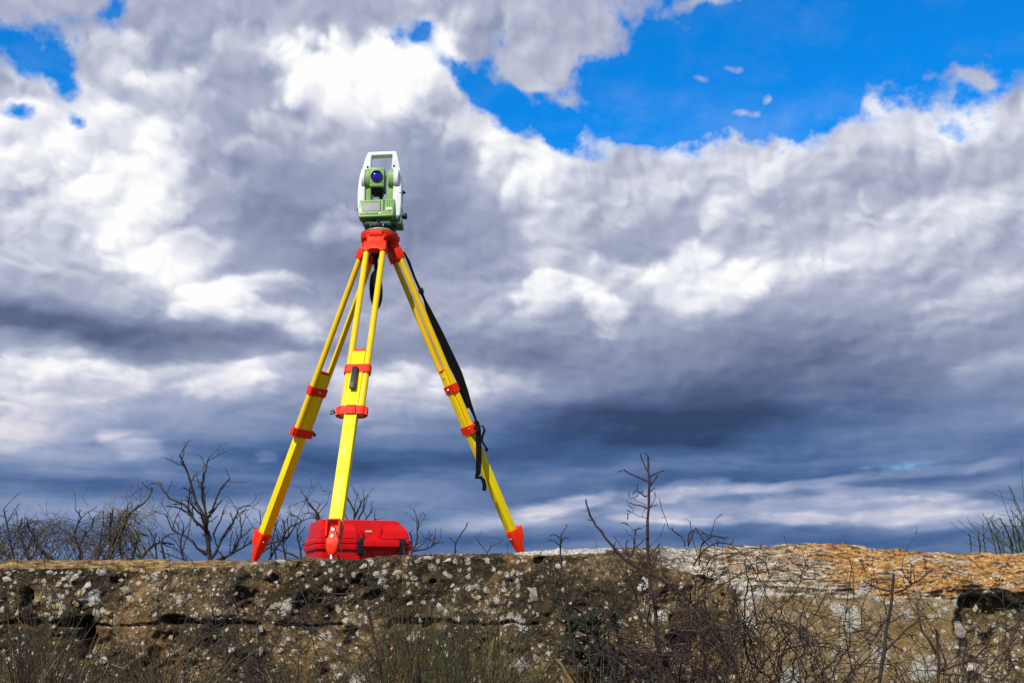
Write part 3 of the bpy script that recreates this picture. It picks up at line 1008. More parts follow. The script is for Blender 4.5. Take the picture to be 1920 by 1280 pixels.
def put_stone(px, py, w, h, kind, turn=None):
    """kind: 0 tan, 1 cream, 2 grey, 3 white"""
    c = at(px, py, WALL_Y)
    opts = [s for s in STONES if s.materials[0] == STONE_M[kind]]
    o = bpy.data.objects.new('stone', rng.choice(opts))
    COL.objects.link(o)
    o.parent = wall
    k = (CP * WALL_Y) / F_PX
    o.location = (c.x, face_y(c.x, c.z) - 0.0015, c.z)
    o.scale = (w / 2 * k * 1.15, min(w, h) / 2 * k * 0.75, h / 2 * k / 0.8 * 1.15)
    t = turn if turn is not None else rng.uniform(-0.5, 0.5)
    o.rotation_euler = (rng.uniform(-.2, .2), t, rng.uniform(-.2, .2))


for s in [(82, 1088, 15, 10, 1), (112, 1094, 13, 9, 1), (126, 1097, 9, 7, 1), (163, 1099, 24, 15, 3), (153, 1112, 22, 17, 0), (115, 1120, 9, 8, 3), (108, 1135, 20, 14, 0),
          (143, 1131, 16, 12, 0), (170, 1133, 8, 9, 0), (148, 1150, 21, 17, 1), (184, 1148, 13, 22, 1), (205, 1149, 14, 11, 0), (116, 1147, 9, 12, 1), (72, 1125, 11, 12, 0),
          (87, 1152, 18, 11, 1), (180, 1172, 20, 9, 0), (290, 1213, 17, 14, 0), (407, 1145, 22, 16, 1), (433, 1152, 9, 20, 1), (369, 1152, 10, 12, 1), (196, 1236, 16, 16, 1),
          (192, 1073, 22, 11, 3), (143, 1081, 18, 12, 3), (120, 1086, 12, 8, 3), (277, 1085, 12, 11, 2), (240, 1106, 18, 14, 2), (95, 1072, 16, 7, 3), (62, 1068, 12, 8, 1), (14, 1085, 20, 10, 3),
          (45, 1072, 26, 9, 3), (4, 1122, 8, 10, 0), (158, 1171, 10, 9, 1), (212, 1165, 11, 8, 3), (293, 1151, 9, 8, 3), (322, 1195, 9, 14, 0), (330, 1208, 8, 10, 0), (437, 1217, 12, 12, 3),
          (402, 1194, 8, 8, 0), (515, 1135, 25, 15, 1), (562, 1075, 15, 10, 1), (494, 1074, 12, 10, 3), (486, 1082, 9, 10, 3), (612, 1075, 9, 7, 3), (521, 1098, 9, 7, 0), (491, 1178, 12, 12, 3),
          (490, 1220, 15, 18, 2), (590, 1215, 14, 18, 0), (635, 1208, 14, 12, 3), (729, 1113, 10, 11, 3), (745, 1073, 18, 14, 1), (836, 1148, 15, 18, 1), (825, 1137, 13, 16, 3), (860, 1158, 6, 14, 1),
          (789, 1159, 10, 15, 3), (768, 1128, 15, 20, 3), (721, 1062, 8, 7, 1), (681, 1060, 16, 10, 3), (838, 1050, 20, 9, 3), (937, 1073, 10, 10, 1), (962, 1072, 8, 16, 1), (914, 1052, 12, 8, 3),
          (912, 1047, 14, 6, 3), (1046, 1060, 14, 10, 3), (1058, 1056, 8, 12, 3), (1000, 1115, 24, 30, 2), (1005, 1228, 22, 26, 3), (1205, 1094, 26, 26, 3), (1207, 1197, 9, 12, 1), (1234, 1170, 11, 8, 1),
          (1256, 1146, 10, 8, 1), (1250, 1218, 18, 12, 1), (1292, 1202, 12, 9, 1), (1266, 1230, 22, 16, 2), (1140, 1270, 14, 22, 1), (1055, 1270, 8, 12, 1), (1000, 1148, 6, 8, 1), (1008, 1151, 6, 8, 1),
          (1113, 1212, 14, 12, 0), (1069, 1130, 7, 8, 3), (640, 1078, 10, 8, 2), (575, 1058, 14, 8, 3), (660, 1100, 9, 8, 2), (1290, 1100, 14, 12, 3), (1345, 1090, 8, 18, 3),
          (1840, 1140, 9, 14, 1), (1852, 1133, 12, 8, 0), (1868, 1128, 8, 16, 1), (1895, 1152, 8, 8, 0), (1905, 1225, 9, 12, 0), (1827, 1165, 7, 9, 1), (1880, 1185, 10, 8, 1), (1815, 1200, 8, 12, 2),
          (1800, 1180, 20, 34, 2), (1820, 1252, 34, 20, 3), (1860, 1262, 26, 16, 3), (1880, 1225, 10, 12, 1), (1826, 1154, 8, 10, 2), (1913, 1145, 10, 12, 2), (1760, 1250, 14, 10, 2)]:
    put_stone(*s)
for i in range(170):
    px_ = rng.choice((rng.uniform(-10, 1250), rng.uniform(-10, 560), rng.uniform(1795, 1930)))
    py_ = rng.uniform(1066, 1290)
    if 1330 < px_ < 1790: continue
    w_ = rng.uniform(5, 11)
    put_stone(px_, py_, w_, w_ * rng.uniform(0.6, 1.1), rng.choice((0, 1, 1, 2, 3)))


# ------------------------------------------------------------------ tripod
HEAD = Vector((-0.548, 4.2, CAM_Z + 1.440))            # middle of the head plate's top
PLAT_Z = CAM_Z + 0.100
tripod = empty('tripod', (HEAD.x, HEAD.y, PLAT_Z), 'yellow wooden surveying tripod with red head and red shoes standing on the wall', 'tripod')
UP = Vector((0, 0, 1))

# head: a plate with three hinge lugs and a steel rim
bm = bmesh.new()
add_lathe(bm, T(*HEAD), [(0.030, -0.034), (0.062, -0.032), (0.074, -0.026), (0.0775, -0.018), (0.0775, -0.016), (0.0755, -0.0145), (0.0775, -0.013), (0.0775, -0.003), (0.0755, -0.001), (0.030, -0.0005)], 56)
LEGS = [(-175, 0.60), (-57, 0.640), (65, 0.672)]
for az_, _ in LEGS:
    o_ = Vector((math.sin(R(az_)), math.cos(R(az_)), 0)); t_ = UP.cross(o_)
    add_box(bm, frame(HEAD + o_ * 0.064 + UP * -0.0155, t_, o_, UP), 0.056, 0.030, 0.023, 0.003)
head_plate = obj('head_plate', bm, M['red'], tripod)
bm = bmesh.new()
add_lathe(bm, T(*HEAD), [(0.060, -0.0004), (0.0762, -0.0004), (0.0768, 0.0012), (0.0755, 0.0026), (0.060, 0.0026)], 56)
obj('steel_rim', bm, M['steel'], head_plate)
bm = bmesh.new()
add_cyl(bm, HEAD + UP * -0.075, HEAD + UP * -0.03, 0.016, 0.016, 20, 0.002)
add_cyl(bm, HEAD + UP * -0.095, HEAD + UP * -0.072, 0.022, 0.020, 14, 0.003)
obj('centring_screw', bm, M['black'], tripod)

shoe_pts = {}
for li, (az_, rr) in enumerate(LEGS):
    o_ = Vector((math.sin(R(az_)), math.cos(R(az_)), 0))
    top = HEAD + o_ * (0.055, 0.043, 0.049)[li] + UP * -0.03
    tip = Vector((HEAD.x, HEAD.y, PLAT_Z)) + o_ * rr
    a_ = (tip - top).normalized()
    L = (tip - top).length
    w_ = UP.cross(o_).normalized()          # across the leg
    n_ = a_.cross(w_)                       # square to the leg's broad face
    if n_.dot(o_) < 0: n_, w_ = -n_, -w_
    def F(s, u=0.0, v=0.0): return frame(top + a_ * s + w_ * u + n_ * v, w_, n_, a_)
    def Pt(s, u=0.0, v=0.0): return top + a_ * s + w_ * u + n_ * v
    shoe_pts[li] = (Pt, a_, w_, n_)
    # lower leg: one square-edged timber that slides between the rails
    bm = bmesh.new()
    add_box(bm, F((0.575 + 1.31) / 2), 0.046, 0.030, 1.31 - 0.575, 0.0016)
    leg = obj('leg', bm, M['yellow'], tripod)
    # hinge cap: a shaped red casting with two sockets
    bm = bmesh.new()
    add_box(bm, F(0.010), 0.072, 0.036, 0.044, 0.006)
    add_prism(bm, F(0.052) , [(-0.046, -0.022), (0.046, -0.022), (0.048, 0.026), (0.024, 0.030), (0.016, 0.019), (-0.016, 0.019), (-0.024, 0.030), (-0.048, 0.026)], 0.034, 0.004)
    add_cyl(bm, Pt(-0.004, -0.042), Pt(-0.004, 0.042), 0.015, 0.015, 20, 0.002)
    obj('hinge_cap', bm, M['red'], leg)
    # two rails, round above and flat-sided below
    for s_ in (-1, 1):
        bm = bmesh.new()
        add_cyl(bm, Pt(0.03, s_ * 0.0335), Pt(0.852, s_ * 0.0335), 0.0120, 0.0120, 22)
        add_box(bm, F(0.7125, s_ * 0.0265), 0.010, 0.021, 0.265, 0.001)
        obj('rail', bm, M['yellow_tube'], leg)
    # end block between the rails
    bm = bmesh.new()
    add_box(bm, F(0.573), 0.044, 0.0315, 0.010, 0.002)
    obj('end_plate', bm, M['red'], leg)
    # bands
    def band(s, wid, h, th, name):
        bm = bmesh.new()
        t = bmesh.new()
        def loop(e, z):
            hw, hd = wid / 2 + e, 0.0128 + e
            out = []
            for q in range(28):
                c = 2 * math.pi * q / 28
                x = math.copysign(abs(math.cos(c)) ** 0.35, math.cos(c)) * hw
                y = math.copysign(abs(math.sin(c)) ** 0.45, math.sin(c)) * hd
                out.append(t.verts.new((x, y, z)))
            return out
        rings = [loop(0.0012, -h / 2), loop(th, -h / 2 + 0.0006), loop(th, h / 2 - 0.0006), loop(0.0012, h / 2), ]
        rings.append(rings[0])
        for a, b in zip(rings, rings[1:]):
            for q in range(28):
                t.faces.new((a[q], a[(q + 1) % 28], b[(q + 1) % 28], b[q]))
        join(bm, t, F(s))
        return bm
    bm = band(0.655, 0.091, 0.036, 0.0042, 'upper_band')
    obj('upper_band', bm, M['red'], leg)
    bm = band(0.838, 0.094, 0.036, 0.0052, 'lower_band')
    add_box(bm, F(0.838, 0.0, 0.0195), 0.036, 0.006, 0.037, 0.001)
    for s_ in (-1, 1):
        add_box(bm, F(0.838, s_ * 0.052), 0.012, 0.020, 0.034, 0.002)
    obj('lower_band', bm, M['red'], leg)
    # clamp lever on the outer face, its wing screw at the side, screws on the inner face
    bm = bmesh.new()
    lm = F(0.705, -0.004, 0.026) @ Matrix.Rotation(R(-3), 4, 'X')
    add_box(bm, lm, 0.0215, 0.011, 0.098, 0.002)
    add_box(bm, F(0.662, -0.004, 0.021), 0.017, 0.010, 0.016, 0.002)
    obj('clamp_lever', bm, M['black'], leg)
    bm = bmesh.new()
    sd = -1
    add_cyl(bm, Pt(0.838, sd * 0.056), Pt(0.838, sd * 0.066), 0.0045, 0.0045, 12)
    add_prism(bm, F(0.838, sd * 0.072) , [(-0.009, -0.004), (0.006, -0.011), (0.009, -0.004), (0.009, 0.005), (-0.009, 0.008)], 0.007, 0.0012)
    obj('wing_screw', bm, M['black'], leg)
    for s_, u_, r_ in ((0.655, 0.0, 0.0062), (0.600, -0.007, 0.0030), (0.600, 0.007, 0.0030), (0.832, -0.045, 0.003)):
        bm = bmesh.new()
        d_ = 0.0150 if s_ == 0.600 else 0.0172
        add_cyl(bm, Pt(s_, u_, -d_), Pt(s_, u_, -d_ - 0.0035), r_, r_ * 0.75, 14)
        obj('screw', bm, M['steel'], leg)
    # red shoe with its steel point
    bm = bmesh.new()
    t = bmesh.new()
    prof = [(1.285, 0.0242, 0.0180, 0.000), (1.2865, 0.0252, 0.0190, 0.0), (1.300, 0.0250, 0.0188, 0.0), (1.350, 0.0228, 0.0165, 0.002), (1.385, 0.0165, 0.0120, 0.002), (L - 0.024, 0.0080, 0.0080, 0.001), (L - 0.020, 0.0070, 0.0070, 0.0)]
    rings = []
    for s_, hw, hd, off in prof:
        rings.append([t.verts.new((x, y + off, s_)) for x, y in ((-hw, -hd * 0.8), (-hw * 0.8, -hd), (hw * 0.8, -hd), (hw, -hd * 0.8), (hw, hd * 0.8), (hw * 0.8, hd), (-hw * 0.8, hd), (-hw, hd * 0.8))])
    for a, b in zip(rings, rings[1:]):
        for q in range(8):
            t.faces.new((a[q], a[(q + 1) % 8], b[(q + 1) % 8], b[q]))
    t.faces.new(rings[0]); t.faces.new(rings[-1])
    join(bm, t, F(0))
    # raised foot-step lip on the outer side
    for q in (-1, 1):                                      # the folded foot-step: two cheeks and a lip, hollow in front
        add_prism(bm, F(1.300, q * 0.0215, 0.024) @ Matrix.Rotation(R(90), 4, 'Z'), [(-0.010, -0.014), (0.014, -0.018), (0.016, -0.010), (0.004, 0.038), (-0.010, 0.046)], 0.0065, 0.0012)
    add_prism(bm, F(1.300, 0.0, 0.026) @ Matrix.Rotation(R(90), 4, 'Z'), [(-0.010, -0.014), (0.014, -0.018), (0.017, -0.012), (-0.008, -0.004)], 0.044, 0.0012)
    shoe = obj('shoe', bm, M['red'], leg)
    bm = bmesh.new()
    add_cyl(bm, Pt(L - 0.030), Pt(L - 0.006), 0.0062, 0.0055, 14)
    add_cyl(bm, Pt(L - 0.0065), Pt(L + 0.014), 0.0050, 0.0012, 14)
    obj('spike', bm, M['steel'], leg)
    for v_, sgn in ((0.0345, 1), (-0.0285, -1)):
        for q in (-1, 1):
            bm = bmesh.new()
            if sgn > 0: c0, c1 = Pt(1.325 + q * 0.012, -0.002, 0.016), Pt(1.325 + q * 0.012, -0.002, 0.0232)
            else: c0, c1 = Pt(1.318, q * 0.009, -0.016), Pt(1.318, q * 0.009, -0.0225)
            add_cyl(bm, c0, c1, 0.0048, 0.0040, 14)
            obj('shoe_bolt', bm, M['steel'], leg)

# carrying strap down the right leg
Pt, a_, w_, n_ = shoe_pts[2]
side_cam = Vector((0.97, -0.1, 0.25))
def along(px, py, s):
    """a point at the depth of the right leg's station s"""
    return at(px, py, Pt(s).y - 0.012)
bm = bmesh.new()
path = [(757, 472, .03, .006), (766, 490, .10, .012), (777, 520, .16, .010), (789, 546, .23, .012), (796, 562, .28, .010), (803, 580, .33, .022), (822, 622, .45, .034), (840, 662, .56, .040),
        (858, 700, .62, .040), (872, 735, .70, .030), (880, 757, .74, .020), (889, 778, .78, .010), (895, 794, .81, .010)]
add_ribbon(bm, [along(x, y, s) for x, y, s, _ in path], [q[3] for q in path], Vector((0.9, 0.35, 0.2)), 0.003)
strap = obj('carrying_strap', bm, M['strap'], tripod)
bm = bmesh.new()
path = [(893, 792, .81, .018), (897, 806, .83, .022), (898, 840, .84, .023), (898, 870, .84, .023), (897, 888, .84, .021), (894, 896, .84, .018), (902, 896, .84, .014), (907, 902, .84, .016), (909, 912, .84, .016), (908, 921, .84, .015)]
add_ribbon(bm, [along(x, y, s) + Vector((0, -0.03, 0)) for x, y, s, _ in path], [q[3] for q in path], Vector((1, 0.1, 0)), 0.003)
path = [(897, 800, .82, .010), (906, 800, .82, .012), (909, 808, .83, .012), (905, 818, .83, .012), (904, 828, .83, .012), (910, 838, .84, .012), (915, 844, .84, .010)]
add_ribbon(bm, [along(x, y, s) + Vector((0, -0.024, 0)) for x, y, s, _ in path], [q[3] for q in path], Vector((0.5, 0.8, 0.1)), 0.003)
obj('strap_end', bm, M['strap'], strap)
for x, y, s, sc_ in ((790, 547, .23, 1.0), (894, 795, .81, 1.0), (888, 800, .82, 0.8), (912, 843, .84, .6)):
    bm = bmesh.new()
    c = along(x, y, s) + Vector((0, -0.012, 0))
    add_box(bm, frame(c, w_, n_, a_), 0.020 * sc_, 0.016 * sc_, 0.026 * sc_, 0.004 * sc_)
    add_cyl(bm, c + w_ * 0.012 * sc_, c - w_ * 0.012 * sc_, 0.0075 * sc_, None, 10)
    obj('buckle', bm, M['black'], strap)

# black oval pouch that hangs from the centring screw
c = at(705, 543, 4.17)
pouch = empty('hanging_pouch', c, 'narrow black oval pouch hanging on straps under the red tripod head', 'pouch')
bm = bmesh.new()
t = bmesh.new()
bmesh.ops.create_uvsphere(t, u_segments=28, v_segments=18, radius=1.0)
for v in t.verts:
    v.co = Vector((v.co.x * 0.0265, v.co.y * 0.055, v.co.z * 0.083 * (1.0 if v.co.z < 0 else 0.98)))
join(bm, t, T(*c) @ Matrix.Rotation(R(-3), 4, 'Y'))
pb = obj('pouch_body', bm, M['strap'], pouch)
bm = bmesh.new()
for s_ in (-1, 1):
    add_ribbon(bm, [HEAD + Vector((s_ * 0.013 + 0.003, -0.012, -0.088)), HEAD + Vector((s_ * 0.011, -0.018, -0.13)), c + Vector((s_ * 0.006, 0, 0.108)), c + Vector((s_ * 0.003, 0, 0.076))],
               [0.017, 0.015, 0.013, 0.010], Vector((1, 0, 0)), 0.003)
obj('hanging_strap', bm, M['strap'], pouch)
bm = bmesh.new()
add_box(bm, T(HEAD.x, HEAD.y - 0.046, HEAD.z - 0.098), 0.048, 0.030, 0.022, 0.003)
add_prism(bm, T(HEAD.x, HEAD.y - 0.064, HEAD.z - 0.084), [(-0.014, -0.006), (0.014, -0.006), (0.016, 0.012), (-0.010, 0.010)], 0.012, 0.002)
obj('strap_hook', bm, M['black'], pouch)


# ------------------------------------------------------------------ total station
BASE = HEAD + UP * 0.0028
ts = empty('total_station', BASE, 'white and green surveying total station with blue lens on top of the red tripod head', 'total station')
KX = 0.000277                                           # metres for one unit of the sketch below
def tx(u): return (u - 412) * KX
def tz(v): return (1238 - v) * KX * 1.03
def W(x, y, z): return T(BASE.x + x, BASE.y + y, BASE.z + z)
def BV(x, y, z): return BASE + Vector((x, y, z))

# tribrach: pale base ring, black levelling plate with three foot screws, green upper block
bm = bmesh.new()
add_lathe(bm, T(*BASE), [(0.030, 0.0002), (0.0600, 0.0002), (0.0615, 0.003), (0.0600, 0.0085), (0.055, 0.0125), (0.02, 0.013)], 44)
tribrach = obj('tribrach', bm, M['pgreen'], ts)
bm = bmesh.new()
add_prism(bm, W(0, 0, 0.0195) @ Matrix.Rotation(R(90), 4, 'X'), [(0.064 * math.cos(c) * (1 + 0.05 * math.cos(3 * c + 0.4)), 0.062 * math.sin(c) * (1 + 0.05 * math.cos(3 * c + 0.4))) for c in [2 * math.pi * i / 40 for i in range(40)]], 0.011, 0.0015)
obj('levelling_plate', bm, M['black'], tribrach)
for c in (-150, -32, 90):
    bm = bmesh.new()
    q = BV(0.050 * math.cos(R(c)), 0.050 * math.sin(R(c)), 0)
    add_cyl(bm, q + UP * 0.0135, q + UP * 0.027, 0.0165, 0.0165, 26, 0.002)
    obj('foot_screw', bm, M['black'], tribrach)
for x_ in (-0.030, 0.021):
    bm = bmesh.new()
    add_cyl(bm, BV(x_, -0.060, 0.016), BV(x_, -0.060, 0.024), 0.0022, None, 10)
    obj('foot_screw_pin', bm, M['steel'], tribrach)
bm = bmesh.new()
add_box(bm, W(tx(400), 0.0, 0.036), 0.112, 0.104, 0.026, 0.006)
add_box(bm, W(tx(400), -0.050, 0.0345), 0.104, 0.010, 0.014, 0.003)
blk = obj('tribrach_block', bm, M['dgreen'], tribrach)
bm = bmesh.new()
add_cyl(bm, BV(tx(410), -0.0545, 0.040), BV(tx(410), -0.062, 0.040), 0.0058, 0.005, 16, 0.001)
obj('lock_knob', bm, M['black'], tribrach)
bm = bmesh.new()
add_box(bm, W(tx(345), -0.0535, 0.0415), 0.026, 0.004, 0.010, 0.001)
obj('bubble_window', bm, M['black'], tribrach)

# alidade floor with its darker underside box
bm = bmesh.new()
add_box(bm, W(tx(425), 0.004, 0.0575), 0.158, 0.106, 0.017, 0.005)
floor_ = obj('alidade_base', bm, M['dgreen'], ts)
bm = bmesh.new()
add_box(bm, W(tx(672), 0.006, 0.0455), 0.044, 0.088, 0.026, 0.004)
obj('drive_housing', bm, M['dgreen'], floor_)

# two white standards; the outer face is bowed
outL = [(128, 1015), (103, 960), (88, 800), (84, 650), (92, 520), (106, 400), (122, 330), (136, 284)]
inL = [(205, 284), (200, 420), (194, 560), (194, 1015)]
outR = [(722, 1015), (733, 930), (741, 800), (741, 650), (736, 520), (726, 400), (716, 330), (706, 284)]
inR = [(618, 284), (616, 420), (614, 560), (612, 1015)]
def shell(outer, inner, dep, name, mat, bev, yoff=0.0):
    bm = bmesh.new()
    add_prism(bm, W(0, yoff, 0), [(tx(u), tz(v)) for u, v in outer + inner], dep, bev, 3)
    return obj(name, bm, mat, ts)
stdL = shell(outL, inL, 0.094, 'side_cover', M['white'], 0.005)
stdR = shell(outR, inR, 0.094, 'side_cover', M['white'], 0.005)
# green inner cheeks
chL = shell([(189, 1000), (189, 560), (200, 480), (200, 296)], [(262, 296), (266, 470), (279, 560), (279, 1000)], 0.084, 'inner_cheek', M['green'], 0.002, 0.004)
chR = shell([(626, 1000), (622, 560), (616, 480), (622, 285)], [(540, 285), (536, 470), (528, 560), (528, 1000)], 0.084, 'inner_cheek', M['green'], 0.002, 0.004)
# trunnion bulges: half round collars, green towards the telescope and white outside
for u0, u1, mt, par in ((192, 262, 'green', chL), (140, 190, 'white', stdL), (537, 618, 'green', chR), (620, 690, 'white', stdR)):
    bm = bmesh.new()
    zc_ = tz(425)
    prof = []
    for i in range(19):
        c = math.pi * i / 18
        prof.append((-math.sin(c) * 0.0235, math.cos(c) * 0.0385))
    t = bmesh.new()
    a = [t.verts.new((tx(u0), y, z)) for y, z in prof]
    b = [t.verts.new((tx(u1), y, z)) for y, z in prof]
    t.faces.new(a); t.faces.new(list(reversed(b)))
    for i in range(len(a)):
        j = (i + 1) % len(a)
        t.faces.new((a[i], b[i], b[j], a[j]))
    bmesh.ops.recalc_face_normals(t, faces=t.faces)
    bmesh.ops.bevel(t, geom=[e for e in t.edges if abs(e.verts[0].co.x - e.verts[1].co.x) < 1e-6], offset=0.0015, segments=2, affect='EDGES')
    join(bm, t, W(0, -0.0375 if mt == 'green' else -0.0425, zc_))
    obj('trunnion_cover', bm, M[mt], par)
# carrying handle
bm = bmesh.new()
add_prism(bm, W(0, -0.016, 0), [(tx(u), tz(v - 46 * max(0, 281 - v) / 240)) for u, v in [(136, 281), (160, 205), (190, 120), (222, 58), (432, 50), (638, 42), (664, 110), (688, 200), (706, 281), (590, 281), (578, 262), (588, 100), (580, 84), (276, 98), (268, 112), (258, 270), (262, 281)]], 0.040, 0.0035, 2)
handle = obj('handle', bm, M['white'], ts)
for u, v in ((217, 256), (612, 239)):
    bm = bmesh.new()
    add_cyl(bm, BV(tx(u), -0.0355, tz(v - 8)), BV(tx(u), -0.0385, tz(v - 8)), 0.0046, 0.0042, 18)
    obj('handle_screw', bm, M['black'], handle)
# small printed warning marks on the left of the handle: an outlined triangle and a tick
bm = bmesh.new()
def stroke(u0, v0, u1, v1, w=0.0007):
    add_cyl(bm, BV(tx(u0), -0.0361, tz(v0 - 18)), BV(tx(u1), -0.0361, tz(v1 - 18)), w / 2, None, 6)
stroke(200, 178, 209, 160); stroke(209, 160, 218, 178); stroke(200, 178, 218, 178)
stroke(196, 208, 203, 202); stroke(203, 202, 210, 203); stroke(196, 208, 202, 213)
obj('printed_marks', bm, M['grey'], handle)

# telescope
bm = bmesh.new()
add_box(bm, W(tx(372), -0.014, tz(436)), (480 - 265) * KX, 0.096, (588 - 290) * KX, 0.003, 2)
scope = obj('telescope', bm, M['green'], ts)
bm = bmesh.new()
add_box(bm, W(tx(372), -0.0115, tz(612)), 0.044, 0.062, 0.018, 0.004)
add_cyl(bm, BV(tx(410), -0.02, tz(655)), BV(tx(410), 0.016, tz(655)), 0.0085, None, 16, 0.002)
add_cyl(bm, BV(tx(372), 0.03, tz(436)), BV(tx(372), 0.075, tz(436)), 0.020, 0.015, 24, 0.002)
obj('telescope_underside', bm, M['black'], scope)
for v in (334, 522):
    bm = bmesh.new()
    add_box(bm, W(tx(372), -0.0146, tz(v)), (480 - 265) * KX + 0.0008, 0.0964, 0.0007)
    obj('seam', bm, M['dgreen'], scope)
bm = bmesh.new()
add_lathe(bm, W(tx(370), -0.060, tz(430)) @ Matrix.Rotation(R(90), 4, 'X'), [(0.0205, -0.002), (0.0252, -0.002), (0.0252, 0.006), (0.0244, 0.0085), (0.0222, 0.0085), (0.0208, 0.004), (0.0206, 0.003)], 40)
ring = obj('lens_ring', bm, M['black'], scope)
bm = bmesh.new()
add_lathe(bm, W(tx(370), -0.060, tz(430)) @ Matrix.Rotation(R(90), 4, 'X'), [(0.0206, 0.0022), (0.0206, 0.0034), (0.0170, 0.0048), (0.0115, 0.0062), (0.0055, 0.0069), (0.0008, 0.0071)], 40)
obj('lens', bm, M['lens'], scope)
bm = bmesh.new()
add_box(bm, W(tx(487), -0.026, tz(425)), 0.002, 0.014, 0.024, 0.0005)
obj('warning_plate', bm, M['tan'], scope)

# control panel with screen and keys; leans back at the top
pc = BV(tx(382), -0.060, tz(910))
ax = Vector((1, 0, 0.045)).normalized()
tilt = R(16)
az3 = Vector((0, math.sin(tilt), math.cos(tilt)))
az3 = (az3 - ax * az3.dot(ax)).normalized()
ay = az3.cross(ax)
def PF(u, v, out=0.0): return frame(pc + ax * u + az3 * v - ay * out, ax, ay, az3)
PW, PH = 0.140, 0.082
bm = bmesh.new()
add_prism(bm, PF(0, 0, -0.016), [(-PW / 2 - 0.002, -PH / 2), (-PW / 2 + 0.004, -PH / 2 - 0.0016), (PW / 2 - 0.005, -PH / 2 - 0.0016), (PW / 2 - 0.002, -PH / 2 + 0.002), (PW / 2 + 0.005, PH / 2 - 0.003), (PW / 2 + 0.002, PH / 2), (-PW / 2 + 0.002, PH / 2), (-PW / 2 - 0.001, PH / 2 - 0.003)], 0.036, 0.0022)
panel = obj('control_panel', bm, M['green'], ts)
bm = bmesh.new()
add_box(bm, PF(-0.0005, -0.0385, -0.020), PW - 0.016, 0.030, 0.012, 0.003)
obj('panel_underside', bm, M['dgreen'], panel)
bm = bmesh.new()
add_box(bm, PF(-0.0205, 0.0065, 0.0018), 0.0772, 0.0012, 0.0500, 0.0005)
bz = obj('screen_bezel', bm, M['black'], panel)
bm = bmesh.new()
add_box(bm, PF(-0.0212, 0.0052, 0.0027), 0.0725, 0.0010, 0.0452, 0.0003)
obj('screen', bm, M['lcd'], panel)
def key(u, v, w, h, mt):
    bm = bmesh.new()
    add_box(bm, PF(u, v, 0.0028), w, 0.0024, h, 0.0006, 1)
    obj('key', bm, M[mt], panel)
for i in range(6): key(-0.0585 + i * 0.0122, -0.0305, 0.0098, 0.0032, 'black')
key(0.0150, -0.0298, 0.0105, 0.0046, 'white')
for i in range(6): key(0.0305 - i * 0.0003, 0.0335 - i * 0.0092 + 0.0005, 0.0086, 0.0040, 'black')
for j in range(4):
    for i in range(3): key(0.0435 + i * 0.0102, 0.0325 - j * 0.0092, 0.0042, 0.0036, 'dgreen')
for j in range(2):
    for i in range(3): key(0.0425 + i * 0.0085, -0.0045 - j * 0.0072, 0.0074, 0.0060, 'white')
for u, v, mt in ((0.028, -0.021, 'tan'), (0.036, -0.0165, 'tan'), (0.036, -0.0275, 'tan'), (0.0445, -0.022, 'tan'), (0.052, -0.0215, 'key_red'), (0.0545, -0.018, 'black')):
    key(u, v, 0.0042, 0.0048, mt)
for u, v in ((-0.066, 0.034), (0.067, 0.034), (-0.066, -0.034), (0.058, -0.034), (0.026, 0.0375)):
    bm = bmesh.new()
    add_cyl(bm, PF(u, v, 0.0015).translation, PF(u, v, 0.0026).translation, 0.0013, None, 8)
    obj('panel_screw', bm, M['black'], panel)

# side knobs and catches
bm = bmesh.new()
kc = BV(tx(742), -0.018, tz(985))
add_cyl(bm, kc, kc + Vector((0.006, 0, 0)), 0.009, None, 18)
add_cyl(bm, kc + Vector((0.005, 0, 0)), kc + Vector((0.022, 0, 0)), 0.0128, 0.0122, 24, 0.002)
obj('drive_knob', bm, M['black'], ts)
bm = bmesh.new()
kc = BV(tx(738), 0.002, tz(590))
add_cyl(bm, kc, kc + Vector((0.008, 0, 0)), 0.0085, 0.006, 16, 0.001)
add_cyl(bm, kc + Vector((0.007, 0, -0.001)), kc + Vector((0.014, 0, -0.001)), 0.0038, 0.0028, 10)
obj('focus_knob', bm, M['black'], ts)
for u, v, s_, h_ in ((84, 640, -1, 0.017), (86, 886, -1, 0.009)):
    bm = bmesh.new()
    add_box(bm, W(tx(u), -0.022, tz(v)), 0.006, 0.012, h_, 0.0015)
    obj('side_catch', bm, M['black'], stdL)
bm = bmesh.new()
add_box(bm, W(tx(722), -0.0475, tz(657)), 0.0065, 0.0014, 0.0030, 0.0004)
add_box(bm, W(tx(743), -0.022, tz(668)), 0.0016, 0.030, 0.0085, 0.0004)
obj('name_plate', bm, M['black'], stdR)
for z_ in (tz(735), tz(880)):
    bm = bmesh.new()
    add_box(bm, W(tx(741), -0.010, z_), 0.0022, 0.055, 0.0008)
    obj('cover_seam', bm, M['black'], stdR)


# ------------------------------------------------------------------ red carrying case behind the front leg
CY = R(19)
cax = Vector((math.cos(CY), math.sin(CY), 0)); cay = Vector((-math.sin(CY), math.cos(CY), 0))      # along the front, and to the back
c_front = at(594, 1030, 4.28)
C0 = Vector((c_front.x, c_front.y, PLAT_Z + 0.001))     # front left bottom corner
CL, CDp, CH = 0.382, 0.34, 0.186
case = empty('instrument_case', C0 + cax * CL / 2 + cay * CDp / 2, 'red plastic instrument case with black latches lying on the wall behind the tripod', 'case')
def CF(u, d, z): return frame(C0 + cax * u + cay * d + UP * z, cax, cay, UP)

